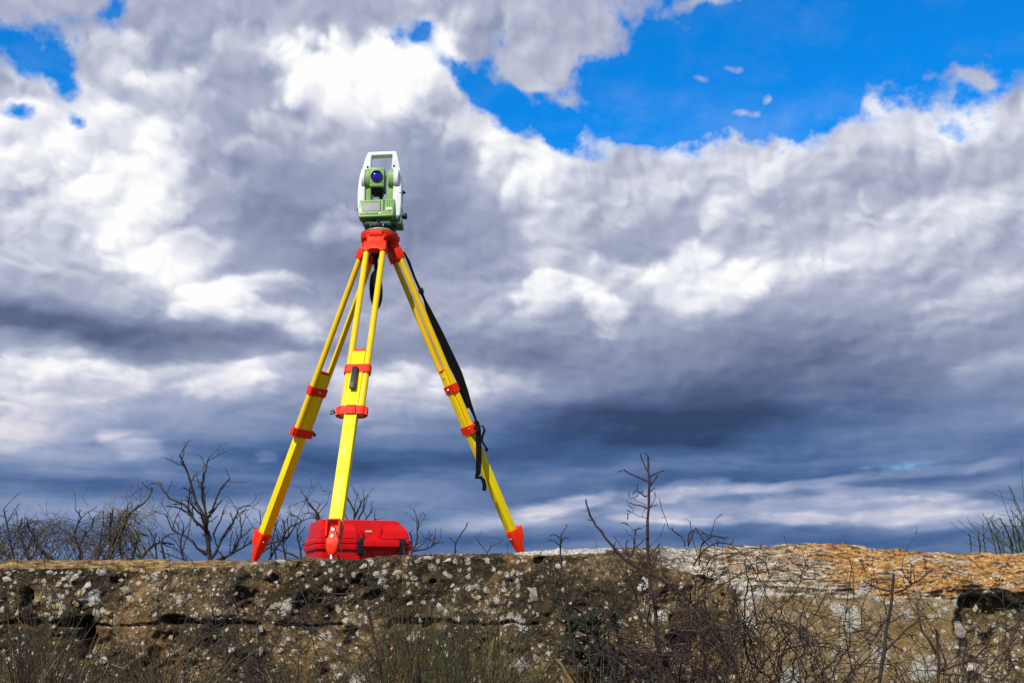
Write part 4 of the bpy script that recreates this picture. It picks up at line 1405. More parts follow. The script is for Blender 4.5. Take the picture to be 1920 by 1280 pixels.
def hull(levels, mtx_fn=CF):
    """stacked rectangles (x0, x1, y0, y1, z) with cut corners"""
    t = bmesh.new()
    rings = []
    for x0, x1, y0, y1, z, c in levels:
        rings.append([t.verts.new(q) for q in ((x0 + c, y0, z), (x1 - c, y0, z), (x1, y0 + c, z), (x1, y1 - c, z), (x1 - c, y1, z), (x0 + c, y1, z), (x0, y1 - c, z), (x0, y0 + c, z))])
    for a, b in zip(rings, rings[1:]):
        for q in range(8):
            t.faces.new((a[q], a[(q + 1) % 8], b[(q + 1) % 8], b[q]))
    t.faces.new(list(reversed(rings[0]))); t.faces.new(rings[-1])
    return t

bm = bmesh.new()
join(bm, hull([(0.012, CL - 0.012, 0.010, CDp - 0.010, 0.0, 0.014), (0.006, CL - 0.006, 0.006, CDp - 0.006, 0.006, 0.016), (0.004, CL - 0.004, 0.004, CDp - 0.004, 0.070, 0.016)]), CF(0, 0, 0))
base = obj('case_base', bm, M['case_red'], case, 30)
bm = bmesh.new()
join(bm, hull([(-0.004, CL + 0.004, -0.004, CDp + 0.004, 0.0655, 0.018), (-0.005, CL + 0.005, -0.005, CDp + 0.005, 0.068, 0.018), (-0.005, CL + 0.005, -0.005, CDp + 0.005, 0.084, 0.018), (-0.003, CL + 0.003, -0.003, CDp + 0.003, 0.0865, 0.018)]), CF(0, 0, 0))
obj('lower_rim', bm, M['case_red'], base, 30)
# lid: rim, then a body whose front has two bosses with a hollow between them
bm = bmesh.new()
join(bm, hull([(-0.003, CL + 0.003, -0.003, CDp + 0.003, 0.0890, 0.018), (-0.005, CL + 0.005, -0.005, CDp + 0.005, 0.0912, 0.018), (-0.005, CL + 0.005, -0.005, CDp + 0.005, 0.104, 0.018), (-0.002, CL + 0.002, -0.002, CDp + 0.002, 0.107, 0.018)]), CF(0, 0, 0))
join(bm, hull([(0.008, CL - 0.008, 0.034, CDp - 0.010, 0.106, 0.016), (0.011, CL - 0.013, 0.040, CDp - 0.014, 0.146, 0.012), (0.017, CL - 0.044, 0.048, CDp - 0.022, CH - 0.003, 0.010), (0.021, CL - 0.050, 0.052, CDp - 0.026, CH, 0.010)]), CF(0, 0, 0))
def boss(u0, u1, top_in, zt=0.154):
    t = bmesh.new()
    y0, y1 = 0.004, 0.060
    pts = [(u0, y0, 0.106), (u1, y0, 0.106), (u1, y1, 0.106), (u0, y1, 0.106)]
    mid_ = [(u0 + 0.004, y0 + 0.006, 0.140), (u1 - 0.004, y0 + 0.006, 0.140), (u1 - 0.004, y1, 0.140), (u0 + 0.004, y1, 0.140)]
    top_ = [(u0 + top_in, y0 + 0.036, zt + 0.014), (u1 - top_in, y0 + 0.036, zt + 0.014), (u1 - top_in, y1 + 0.02, zt + 0.018), (u0 + top_in, y1 + 0.02, zt + 0.018)]
    r = [[t.verts.new(q) for q in s] for s in (pts, mid_, top_)]
    for a, b in zip(r, r[1:]):
        for q in range(4): t.faces.new((a[q], a[(q + 1) % 4], b[(q + 1) % 4], b[q]))
    t.faces.new(list(reversed(r[0]))); t.faces.new(r[-1])
    bmesh.ops.recalc_face_normals(t, faces=t.faces)
    bmesh.ops.bevel(t, geom=list(t.edges), offset=0.005, segments=2, affect='EDGES', clamp_overlap=True)
    join(bm, t, CF(0, 0, 0))
boss(0.010, 0.166, 0.012)
boss(0.262, CL - 0.008, 0.022)
lid = obj('lid', bm, M['case_red'], case, 30)
# hollow between the bosses: side ramps and the small grey name plate
for sgn, u in ((1, 0.170), (-1, 0.258)):
    bm = bmesh.new()
    add_prism(bm, CF(u, 0.034, 0.124), [(-0.006 * sgn, -0.018), (0.020 * sgn, -0.018), (0.006 * sgn, 0.03), (-0.006 * sgn, 0.03)], 0.034, 0.003)
    obj('hollow_side', bm, M['case_red'], lid)
bm = bmesh.new()
add_box(bm, CF(0.213, 0.0375, 0.140) @ Matrix.Rotation(R(-7), 4, 'X'), 0.026, 0.004, 0.0080, 0.0008)
obj('plate', bm, M['grey'], lid)
# latches and the grip between them
LU = (0.170, 0.338)
for u in LU:
    bm = bmesh.new()
    add_prism(bm, CF(u, -0.010, 0.078) @ Matrix.Rotation(R(90), 4, 'Z'), [(-0.014, -0.030), (-0.004, -0.036), (0.004, -0.030), (0.006, 0.026), (0.003, 0.034), (-0.008, 0.032), (-0.016, 0.018)], 0.026, 0.0028)
    add_cyl(bm, (CF(u, -0.017, 0.098) @ Vector((-0.0145, 0, 0))), (CF(u, -0.017, 0.098) @ Vector((0.0145, 0, 0))), 0.006, None, 12, 0.001)
    obj('latch', bm, M['black'], case)
bm = bmesh.new()
add_box(bm, CF((LU[0] + LU[1]) / 2, -0.024, 0.088), LU[1] - LU[0] - 0.022, 0.016, 0.024, 0.005, 3)
for s_ in (-1, 1):
    add_box(bm, CF((LU[0] + LU[1]) / 2 + s_ * 0.062, -0.012, 0.086), 0.016, 0.020, 0.022, 0.003)
obj('grip', bm, M['case_red'], case)
bm = bmesh.new()
t = bmesh.new()
a = [t.verts.new((0.026 * math.cos(c) , -0.0015, -0.030 * math.sin(c))) for c in [math.pi * i / 12 for i in range(13)]]
b = [t.verts.new((0.034 * math.cos(c), 0.010, -0.036 * math.sin(c))) for c in [math.pi * i / 12 for i in range(13)]]
t.faces.new(a); t.faces.new(list(reversed(b)))
for i in range(13): t.faces.new((a[i], a[(i + 1) % 13], b[(i + 1) % 13], b[i]))
join(bm, t, CF(0.246, -0.001, 0.068))
obj('grip_recess', bm, M['case_red'], base)


# ------------------------------------------------------------------ plants
rng = random.Random(5)
nrs = np.random.RandomState(5)


def rvec(r=1.0):
    return Vector((rng.gauss(0, 1), rng.gauss(0, 1), rng.gauss(0, 1))) * r


def resample(pts, step):
    """walk a polyline in even steps, softened by a Catmull-Rom pass"""
    P_ = [Vector(p) for p in pts]
    out = []
    for i in range(len(P_) - 1):
        p0, p1, p2, p3 = P_[max(i - 1, 0)], P_[i], P_[i + 1], P_[min(i + 2, len(P_) - 1)]
        n = max(2, int((p2 - p1).length / step))
        for k in range(n):
            t = k / n
            out.append(0.5 * ((2 * p1) + (p2 - p0) * t + (2 * p0 - 5 * p1 + 4 * p2 - p3) * t * t + (3 * p1 - p0 - 3 * p2 + p3) * t ** 3))
    out.append(P_[-1])
    return out


def twig(st, p, d, length, r, level, kink=0.22, spurs=2.2, rise=0.05, tip=True):
    """a bare twig that kinks at its nodes and carries side twigs and short spurs"""
    n = max(3, int(length / 0.035))
    pts, rad = [p.copy()], [r]
    q, d = p.copy(), d.normalized()
    for i in range(n):
        d = (d + rvec(kink * 0.55) + Vector((0, 0, rise))).normalized()
        q = q + d * (length / n)
        pts.append(q.copy())
        rr = r * (1 - 0.62 * (i + 1) / n)
        if i % 2 == 1: rr *= 1.18                       # swollen nodes
        rad.append(max(rr, 0.0009))
        if level > 0 and i > 0 and rng.random() < spurs * 0.30:
            side = d.cross(rvec()).normalized()
            nd = (d * rng.uniform(0.35, 0.9) + side).normalized()
            twig(st, q.copy(), nd, length * rng.uniform(0.18, 0.5), max(rad[-1] * 0.62, 0.0010), level - 1, kink, spurs, rise, tip)
        elif rng.random() < 0.30:
            side = d.cross(rvec()).normalized()
            e = q + (side + d * 0.5) * rng.uniform(0.008, 0.022)
            st.add([q, (q + e) / 2, e], [rad[-1] * 0.6, rad[-1] * 0.65, rad[-1] * 0.4])
    if tip: rad[-1] = max(rad[-2] * 1.15, 0.001)        # blunt bud
    st.add(pts, rad)


def stem(st, path, r0, r1, level=1, spurs=1.6, tw=(0.05, 0.16), kink=0.22, knob=True, dens=1.0, jit=0.0016):
    """a stem drawn through path, with twigs along it"""
    pts = resample(path, 0.03)
    n = len(pts)
    pts = [p + rvec(jit) for p in pts]
    rad = [r0 + (r1 - r0) * i / (n - 1) for i in range(n)]
    rad = [r * (1.12 if knob and i % 3 == 1 else 1.0) for i, r in enumerate(rad)]
    st.add(pts, rad)
    for i in range(2, n):
        if level > 0 and rng.random() < 0.16 * spurs * dens:
            d = (pts[i] - pts[i - 1]).normalized()
            side = d.cross(rvec()).normalized()
            up_ = pts[i].y > 5
            twig(st, pts[i].copy(), d * rng.uniform(0.2, 0.8) + side + UP * (0.55 if up_ else 0), rng.uniform(*tw), max(rad[i] * 0.62, 0.0016 if pts[i].y > 5 else 0.0011), level - 1, kink, spurs)
        elif rng.random() < 0.25 and knob:
            d = (pts[i] - pts[i - 1]).normalized()
            side = d.cross(rvec()).normalized()
            e = pts[i] + side * (rad[i] + rng.uniform(0.004, 0.016 + 0.012 * (pts[i].y > 5))) + d * 0.010
            st.add([pts[i], (pts[i] + e) / 2, e], [rad[i] * 0.55, max(rad[i] * 0.5, .0015), max(rad[i] * 0.4, .0013)])


def px_path(pp, y, jy=0.015, y1=None):
    """points seen at the given picture positions, at distance y (running to y1)"""
    n = len(pp)
    return [at(a, b, y + ((y1 - y) * i / max(1, n - 1) if y1 is not None else 0) + rng.uniform(-jy, jy)) for i, (a, b) in enumerate(pp)]


def shrub(name, label, cat, group, y, branches, mat, ground=0.0, root=None, sides=5, trunk_r=None):
    """branches: list of (picture path, r0, r1, level, spurs, twig lengths); each becomes a part"""
    rx = root or branches[0][0][0][0]
    b = at(rx, 1050, y)
    base = Vector((b.x, y, ground))
    e = empty(name, base, label, cat, group)
    if trunk_r:
        st = Strands(7)
        top = at(branches[0][0][0][0], branches[0][0][0][1], y)
        stem(st, [base - UP * 0.03, base.lerp(top, 0.5) + rvec(0.02), top], trunk_r * 1.25, trunk_r, 0)
        st.build('trunk', mat, e)
    for pp, r0, r1, level, spurs, tw in branches:
        st = Strands(sides)
        fine = y > 5
        stem(st, px_path(pp, y, .03 if fine else .012), r0 * (.66 if fine else .72), r1 * (.8 if fine else .75), level, spurs * (2.8 if fine else 1), (tw[0] * 1.1, tw[1] * 1.35) if fine else tw, jit=.003 if fine else .0014)
        st.build('branch', mat, e)
    return e


B2 = 'bare shrubs growing behind the wall'
# big bare shrub left of the tripod
shrub('bare_shrub', 'tallest bare dark shrub with forking branches, left of the tripod behind the wall', 'shrub', B2, 5.85, [
    ([(396, 1062), (390, 1010), (380, 965), (367, 940), (358, 905), (345, 872), (337, 853)], .022, .005, 2, 1.5, (.04, .13)),
    ([(392, 1012), (385, 965), (379, 920), (386, 880), (393, 857)], .014, .004, 2, 1.5, (.04, .12)),
    ([(386, 995), (366, 975), (345, 945), (320, 935), (307, 916), (296, 902)], .013, .004, 2, 1.2, (.04, .12)),
    ([(394, 962), (406, 935), (419, 908), (431, 896)], .010, .004, 2, 1.6, (.04, .10)),
    ([(398, 1045), (420, 1002), (440, 975), (448, 955), (468, 946)], .013, .004, 2, 1.8, (.04, .13)),
    ([(384, 1040), (352, 1008), (326, 995), (308, 962)], .012, .004, 2, 1.4, (.04, .13)),
    ([(400, 1055), (440, 1034), (474, 1012), (478, 992)], .013, .004, 2, 1.8, (.05, .14)),
    ([(372, 985), (352, 960), (330, 950), (311, 949)], .008, .004, 1, 1.8, (.03, .09)),
    ([(400, 1000), (414, 975), (420, 955)], .008, .004, 1, 2.0, (.03, .09)),
    ([(402, 1058), (430, 1040), (452, 1004), (449, 968)], .010, .004, 2, 1.8, (.04, .12)),
    ([(378, 1058), (345, 1050), (338, 1015), (345, 985)], .010, .004, 2, 1.6, (.04, .12)),
], M['bark'], root=396, trunk_r=.026)
# low grey-brown bush between the big shrub and the left leg, reaching behind the case
shrub('bare_shrub', 'low spreading bare shrub between the left tripod leg and the red case', 'shrub', B2, 5.7, [
    ([(470, 1062), (500, 1022), (530, 1012), (556, 985)], .013, .004, 2, 1.8, (.04, .14)),
    ([(500, 1062), (528, 1010), (545, 985), (566, 975), (542, 962)], .011, .003, 2, 1.6, (.04, .12)),
    ([(536, 1060), (532, 1020), (533, 985), (531, 975)], .008, .003, 1, 1.6, (.04, .10)),
    ([(566, 1060), (560, 1020), (556, 998), (561, 985)], .010, .003, 2, 2.2, (.03, .10)),
    ([(520, 1062), (512, 1010), (520, 980)], .007, .003, 1, 1.6, (.03, .10)),
    ([(560, 1045), (520, 1030), (494, 1028)], .008, .003, 1, 1.6, (.03, .10)),
], M['bark'], root=520, trunk_r=.016)
shrub('bare_shrub', 'bare twiggy shrub showing over the lid of the red case left of the front leg', 'shrub', B2, 5.75, [
    ([(610, 1060), (612, 1000), (595, 965), (575, 938), (569, 940)], .012, .003, 2, 1.8, (.03, .10)),
    ([(612, 1000), (590, 960), (580, 945), (574, 932)], .008, .003, 1, 1.8, (.03, .09)),
    ([(600, 985), (586, 964), (570, 963)], .006, .003, 1, 1.8, (.03, .07)),
    ([(606, 980), (592, 958), (600, 945)], .006, .003, 1, 1.8, (.03, .07)),
], M['bark'], root=610, trunk_r=.014)
shrub('bare_shrub', 'bare twiggy shrub showing over the lid of the red case right of the front leg', 'shrub', B2, 5.75, [
    ([(662, 1060), (660, 990), (664, 960), (656, 938), (648, 922)], .012, .003, 2, 1.8, (.03, .10)),
    ([(662, 975), (672, 950), (678, 940)], .007, .003, 1, 1.8, (.03, .08)),
    ([(668, 980), (682, 955), (684, 935)], .008, .003, 1, 2.2, (.03, .08)),
    ([(680, 990), (688, 968), (697, 957)], .008, .003, 1, 2.4, (.03, .08)),
    ([(684, 990), (700, 974), (706, 974)], .006, .003, 1, 2.4, (.02, .06)),
    ([(660, 985), (646, 965), (640, 945)], .005, .002, 1, 1.2, (.02, .06)),
], M['bark'], root=665, trunk_r=.014)
shrub('bare_shrub', 'small bare shrub with a long low branch just right of the red case', 'shrub', B2, 5.6, [
    ([(765, 1060), (778, 1020), (784, 990), (785, 976)], .009, .003, 2, 2.2, (.03, .09)),
    ([(768, 1034), (800, 1028), (815, 1020), (826, 1014)], .007, .003, 1, 2.0, (.03, .08)),
    ([(815, 1020), (806, 1012), (797, 1009)], .005, .003, 1, 1.6, (.02, .05)),
    ([(772, 1030), (770, 1005), (768, 996)], .006, .003, 1, 2.0, (.03, .06)),
], M['bark'], root=768, trunk_r=.011)
shrub('bare_shrub', 'single forked bare twig standing up behind the wall right of the case', 'shrub', B2, 5.5, [
    ([(852, 1065), (853, 1030), (854, 1018), (864, 1000), (877, 980)], .006, .003, 1, 1.0, (.02, .05)),
    ([(854, 1019), (848, 1012), (843, 1008)], .004, .003, 0, 1, (.02, .04)),
], M['bark'], root=852, trunk_r=.007)
shrub('bare_shrub', 'low fork of pale bare twigs behind the wall left of the right tripod leg', 'shrub', B2, 5.55, [
    ([(918, 1065), (915, 1033), (926, 1022), (945, 1012)], .006, .003, 1, 1.8, (.02, .06)),
    ([(917, 1040), (907, 1026), (898, 1016)], .005, .003, 1, 1.8, (.02, .05)),
], M['bark_grey'], root=918, trunk_r=.007)

# tangled thicket at the far left
def tangle(name, label, cat, group, y, boxpx, n_arc, n_twig, mats, root_px, rad=(.0015, .003), seed=1, depth=0.25):
    rng.seed(seed)
    b = at(root_px, 1050, y)
    e = empty(name, Vector((b.x, y, 0)), label, cat, group)
    x0, x1, y0, y1 = boxpx
    for mi, (mname, nm, k) in enumerate(mats):
        st = Strands(4)
        for i in range(int(n_arc * k)):
            cx = rng.uniform(x0, x1)
            top = y0 + (y1 - y0) * (abs((cx - (x0 + x1) / 2) / ((x1 - x0) / 2)) ** 2.2) * 0.8 + abs(rng.gauss(0, 14))
            sgn = rng.choice((-1, 1))
            w = rng.uniform(25, 80) * sgn
            dy_ = rng.uniform(-depth, depth)
            a0 = at(cx - w, 1075 + rng.uniform(0, 30), y + dy_)
            a1 = at(cx - w * 0.3, (top + 1040) / 2, y + dy_ + rng.uniform(-.05, .05))
            a2 = at(cx + w * 0.2, top, y + dy_ + rng.uniform(-.1, .1))
            a3 = at(cx + w * rng.uniform(0.6, 1.3), top + rng.uniform(5, 50), y + dy_ + rng.uniform(-.1, .1))
            pts = resample([a0, a1, a2, a3], 0.05)
            r = rng.uniform(*rad)
            st.add([p + rvec(0.006) for p in pts], [r * (1 - 0.6 * j / len(pts)) for j in range(len(pts))])
            for j in range(3, len(pts)):
                if rng.random() < 0.28:
                    twig(st, pts[j].copy(), rvec(), rng.uniform(.03, .13), max(r * .5, .0009), 0, 0.5, 1.0, 0.02, False)
        for i in range(int(n_twig * k)):
            cx, cy = rng.uniform(x0, x1), rng.uniform(y0 + 15, 1060)
            p = at(cx, max(cy, y0 + (y1 - y0) * (abs((cx - (x0 + x1) / 2) / ((x1 - x0) / 2)) ** 2.2) * 0.8), y + rng.uniform(-depth, depth))
            twig(st, p, rvec() + UP * 0.5, rng.uniform(.06, .2), rng.uniform(*rad) * .7, 1, 0.4, 1.2, 0.03, False)
        st.build(nm, M[mname], e)
    return e


th = tangle('thicket', 'dense tangled brown thicket of dry twigs at the left end of the wall', 'shrub', B2, 5.75, (-40, 190, 968, 1050), 80, 80,
            [('bark', 'dark_twigs', .85), ('bark_grey', 'grey_twigs', .35), ('straw_dark', 'dry_stalks', .25)], 80, (.0012, .0030), 3)
st = Strands(5)
for pp in ([(30, 1062), (20, 1020), (8, 960), (7, 955)], [(60, 1062), (38, 1005), (48, 985), (70, 977)], [(150, 1060), (150, 1015), (170, 990), (178, 968)], [(100, 1060), (58, 1010), (45, 995)],
           [(110, 1060), (70, 1020), (50, 980)], [(160, 1060), (140, 1000), (152, 970), (141, 955)], [(32, 1000), (42, 970)]):
    stem(st, px_path(pp, 5.6), .0065, .003, 1, 2.4, (.04, .12))
st.build('stout_twigs', M['bark'], th)
vine = tangle('vine_tangle', 'wispy vine tangle leaning right with a pale curled top, between thicket and tallest shrub', 'vine', B2, 5.7, (200, 250, 950, 1010), 26, 60,
              [('bark', 'dark_twigs', .7), ('bark_grey', 'grey_twigs', .9), ('straw', 'dry_stalks', .5)], 215, (.0014, .003), 4, .12)
st = Strands(5)
for pp, r0, r1 in (([(190, 1064), (212, 1030), (205, 1000), (212, 955)], .012, .004), ([(206, 1025), (222, 1000), (245, 960), (268, 945), (283, 925), (286, 914)], .009, .003), ([(240, 1064), (225, 1030), (232, 985), (240, 945)], .008, .003),
                   ([(245, 1062), (258, 1010), (262, 1000), (280, 1005)], .009, .004), ([(262, 1005), (252, 993)], .006, .003), ([(180, 1062), (192, 990), (194, 955)], .004, .002), ([(250, 1064), (290, 1020), (325, 1020)], .010, .004),
                   ([(295, 1064), (292, 1020), (278, 988)], .006, .002), ([(310, 1060), (304, 1010), (330, 1000)], .008, .003)):
    stem(st, px_path(pp, 5.7), r0, r1, 1, 1.6, (.03, .12))
st.build('stems', M['bark'], vine)
st = Strands(4)
for i in range(34):
    a = at(rng.uniform(238, 286), rng.uniform(915, 970), 5.7 + rng.uniform(-.1, .1))
    twig(st, a, rvec() + Vector((.3, 0, .2)), rng.uniform(.05, .16), .0013, 1, .7, 1.0, .0, False)
st.build('curled_tendrils', M['straw'], vine)

# rushy broom at the far right, behind the wall
rng.seed(9)
bb = empty('broom_bush', Vector((at(1905, 1040, 5.2).x, 5.2, 0)), 'dark green broom bush of upright rushy stems at the right end behind the wall', 'shrub')
st = Strands(5)
for pp in ([(1872, 1062), (1862, 1010), (1850, 970)], [(1880, 1062), (1868, 1000), (1856, 973)], [(1886, 1060), (1876, 1005), (1857, 974)], [(1905, 1060), (1890, 1000), (1874, 969)], [(1912, 1060), (1900, 990), (1892, 972)],
           [(1925, 1040), (1915, 965), (1900, 930), (1892, 909)], [(1930, 1020), (1915, 980), (1895, 955)], [(1920, 1060), (1908, 1000), (1893, 975)], [(1822, 1060), (1820, 1015), (1817, 999)], [(1840, 1062), (1837, 1020), (1834, 998)],
           [(1850, 1062), (1846, 1020), (1843, 1000)], [(1885, 1060), (1882, 1010), (1881, 996)], [(1935, 1050), (1928, 960), (1919, 930)], [(1900, 1062), (1898, 1020), (1886, 995)], [(1940, 1060), (1922, 1000), (1909, 985)]):
    stem(st, px_path(pp, 5.2, .1), .0050, .0016, 1, 1.3, (.06, .2), .06, True)
for i in range(30):
    x = rng.triangular(1870, 2010, 1940)
    b_ = at(x, 1070, 5.2 + rng.uniform(-.25, .25))
    h_ = rng.uniform(.09, .28) * (1.0 if x > 1880 else .5)
    l_ = rng.gauss(-.12, .10)
    pts = resample([b_, b_ + Vector((l_ * .3, rng.gauss(0, .03), h_ * .6)), b_ + Vector((l_, rng.gauss(0, .06), h_))], .04)
    st.add(pts, np.linspace(.0030, .001, len(pts)))
st.build('stems', M['broom'], bb)

# ------------------------------------------------------------------ in front of the wall
F2 = 'bare saplings in front of the wall'
# the tall sapling with short side twigs, and the bowed branch beside it
def sapling(label, y, branches, mat, root, gz=0.0, trunk=None, group=F2):
    return shrub('sapling', label, 'sapling', group, y, branches, mat, gz, root, 6, trunk)


rng.seed(21)
sapling('tall straight bare sapling with short side twigs, right of the tripod against the sky', 3.05, [
    ([(1222, 1120), (1215, 1060), (1214, 1000), (1215, 950), (1217, 900), (1214, 870), (1214, 856)], .0068, .0032, 0, 1, (.02, .05)),
    ([(1216, 886), (1206, 868), (1201, 849)], .003, .0018, 0, 1, (.02, .04)), ([(1214, 901), (1192, 892), (1172, 881)], .0034, .0022, 0, 1, (.02, .04)),
    ([(1217, 893), (1232, 887), (1245, 882)], .003, .0020, 0, 1, (.02, .04)), ([(1219, 912), (1229, 897), (1233, 889)], .0026, .0018, 0, 1, (.02, .04)),
    ([(1217, 922), (1228, 914)], .0026, .0018, 0, 1, (.02, .04)), ([(1214, 931), (1203, 925), (1192, 918)], .003, .002, 0, 1, (.02, .04)),
    ([(1215, 953), (1198, 946), (1180, 942)], .0026, .002, 0, 1, (.02, .04)), ([(1217, 950), (1226, 940), (1230, 931)], .0016, .001, 0, 1, (.02, .04)), ([(1217, 951), (1233, 947)], .002, .0015, 0, 1, (.02, .04)),
    ([(1213, 946), (1200, 940), (1182, 933), (1178, 930), (1177, 944)], .0011, .0007, 0, 1, (.02, .04)), ([(1182, 935), (1192, 930), (1198, 924)], .0010, .0007, 0, 1, (.02, .04)),
    ([(1211, 972), (1198, 968), (1188, 960), (1180, 962), (1176, 966)], .0012, .0008, 0, 1, (.02, .04)), ([(1206, 970), (1205, 961), (1210, 962)], .0009, .0006, 0, 1, (.02, .04)), ([(1187, 960), (1189, 950), (1186, 948)], .0009, .0006, 0, 1, (.02, .04)),
    ([(1200, 992), (1188, 990), (1180, 985), (1174, 979)], .0011, .0007, 0, 1, (.02, .04)), ([(1200, 992), (1206, 986), (1212, 983)], .0012, .0008, 0, 1, (.02, .04)),
    ([(1182, 1045), (1190, 1020), (1191, 995), (1192, 992)], .0034, .0022, 0, 1, (.02, .05)), ([(1180, 1055), (1176, 1030), (1175, 1013)], .003, .002, 0, 1, (.02, .04)), ([(1184, 1035), (1200, 1018), (1211, 1009)], .0024, .0016, 0, 1, (.02, .04)),
    ([(1217, 1040), (1228, 1028), (1238, 1020)], .003, .002, 0, 1, (.02, .04)), ([(1224, 1062), (1228, 1042), (1236, 1030)], .0028, .002, 0, 1, (.02, .04)),
    ([(1226, 1110), (1232, 1180), (1240, 1300)], .0080, .0068, 1, 1.0, (.05, .14)),
], M['bark_red'], 1250, trunk=None)
sapling('bowed bare branch curving up to the left of the tall sapling', 2.95, [
    ([(1300, 1130), (1260, 1100), (1210, 1070), (1172, 1050), (1150, 1025), (1125, 995), (1112, 975), (1102, 955), (1096, 935)], .0066, .0030, 0, 1, (.02, .05)),
    ([(1300, 1130), (1340, 1180), (1380, 1250), (1400, 1330)], .0080, .0066, 1, 1.2, (.06, .2)),
    ([(1215, 1070), (1240, 1068), (1262, 1076)], .003, .0016, 1, 1.4, (.04, .09)),
], M['bark_red'], 1400)
sapling('slim bare sapling whose forked tip just tops the wall, right of the tripod', 3.05, [
    ([(1092, 1330), (1078, 1240), (1066, 1160), (1058, 1095), (1053, 1045), (1050, 1000)], .0075, .0028, 1, .9, (.03, .09)),
    ([(1051, 1020), (1042, 1018), (1034, 1011)], .0028, .002, 0, 1, (.02, .03)), ([(1051, 1015), (1058, 1008), (1066, 1006)], .0024, .0018, 0, 1, (.02, .03)), ([(1050, 1008), (1044, 1004), (1038, 1001)], .0022, .0016, 0, 1, (.02, .03)),
    ([(1068, 1215), (1030, 1205), (1000, 1190), (985, 1182)], .0040, .0022, 1, 1.2, (.03, .09)), ([(1062, 1140), (1045, 1125), (1035, 1113)], .0024, .0015, 0, 1, (.02, .05)),
    ([(1085, 1250), (1110, 1265), (1150, 1290)], .0046, .003, 1, 1, (.04, .1)),
], M['bark'], 1095)
sapling('twiggy bare sapling in front of the wall below the red case', 2.85, [
    ([(730, 1330), (715, 1260), (700, 1190), (690, 1150), (672, 1125), (655, 1090), (643, 1060), (632, 1040)], .0068, .0030, 0, .9, (.03, .09)),
    ([(656, 1092), (650, 1062), (636, 1012), (629, 990), (618, 978)], .0030, .0018, 0, 1, (.02, .05)),
    ([(657, 1112), (625, 1113), (600, 1105), (583, 1094)], .003, .0016, 1, 1.2, (.02, .06)), ([(682, 1140), (705, 1125), (722, 1100)], .0028, .0016, 1, 1.2, (.02, .06)),
    ([(695, 1180), (668, 1175), (640, 1180), (630, 1178)], .003, .0018, 1, 1.2, (.02, .07)), ([(705, 1160), (735, 1150), (755, 1145)], .0026, .0016, 0, 1.2, (.02, .06)),
    ([(692, 1100), (690, 1080), (696, 1067)], .002, .0012, 0, 1, (.02, .04)), ([(650, 1062), (655, 1048), (660, 1043)], .0016, .001, 0, 1, (.02, .03)),
    ([(712, 1240), (745, 1215), (790, 1205), (830, 1215)], .0035, .002, 1, 1.4, (.03, .1)), ([(720, 1280), (755, 1245), (790, 1225), (812, 1205)], .0035, .002, 1, 1.4, (.03, .1)),
], M['bark_red'], 735)
sapling('thin reddish bare sapling in front of the wall below the left tripod leg', 2.85, [
    ([(500, 1330), (488, 1270), (478, 1230), (460, 1190), (448, 1150), (436, 1112)], .0050, .0022, 1, 1.2, (.03, .1)),
    ([(482, 1250), (484, 1210), (484, 1170), (486, 1145)], .0030, .0016, 1, 1.2, (.03, .08)), ([(486, 1262), (505, 1225), (520, 1195), (530, 1180)], .0032, .0016, 1, 1.2, (.03, .08)),
    ([(474, 1226), (455, 1213), (442, 1202)], .0026, .0014, 0, 1.2, (.03, .06)), ([(500, 1280), (460, 1250), (425, 1238), (400, 1225)], .0034, .0016, 1, 1.2, (.03, .1)),
], M['bark_red'], 500)
sapling('knotty bare sapling with a cut-off top before the smooth block at right', 2.9, [
    ([(1640, 1330), (1650, 1260), (1658, 1215), (1666, 1160), (1672, 1115), (1678, 1075)], .0072, .0046, 1, 1.0, (.04, .12)),
    ([(1676, 1110), (1650, 1104), (1630, 1095), (1618, 1088)], .0036, .002, 0, 1, (.02, .05)), ([(1680, 1110), (1705, 1098), (1720, 1088), (1752, 1066)], .0042, .002, 1, 1.0, (.02, .06)),
    ([(1708, 1096), (1698, 1080), (1690, 1064)], .0026, .0016, 0, 1, (.02, .04)), ([(1709, 1094), (1708, 1070), (1707, 1052)], .0024, .0014, 0, 1, (.02, .04)), ([(1716, 1090), (1714, 1076), (1712, 1066)], .002, .0013, 0, 1, (.02, .04)),
    ([(1655, 1225), (1690, 1190), (1710, 1170), (1728, 1160)], .0036, .002, 1, 1.2, (.03, .09)), ([(1662, 1150), (1658, 1130), (1662, 1115)], .0026, .0016, 0, 1, (.02, .05)),
    ([(1665, 1160), (1640, 1170), (1620, 1190)], .0026, .0016, 1, 1, (.02, .08)),
], M['bark'], 1640)
sapling('forked bare sapling with a pale broken stem at the lower right', 2.9, [
    ([(1755, 1330), (1760, 1260), (1758, 1220), (1756, 1190), (1755, 1180)], .0058, .004, 1, 1.0, (.03, .08)),
    ([(1758, 1225), (1740, 1200), (1728, 1180), (1722, 1160), (1728, 1155)], .0038, .002, 1, 1, (.03, .07)), ([(1768, 1255), (1810, 1240), (1840, 1222), (1852, 1205), (1854, 1190)], .0038, .002, 1, 1, (.02, .07)),
    ([(1762, 1262), (1790, 1262), (1815, 1268)], .0034, .002, 1, 1, (.02, .07)), ([(1775, 1250), (1765, 1215), (1757, 1190)], .0030, .0018, 0, 1, (.02, .05)),
], M['bark_red'], 1755)

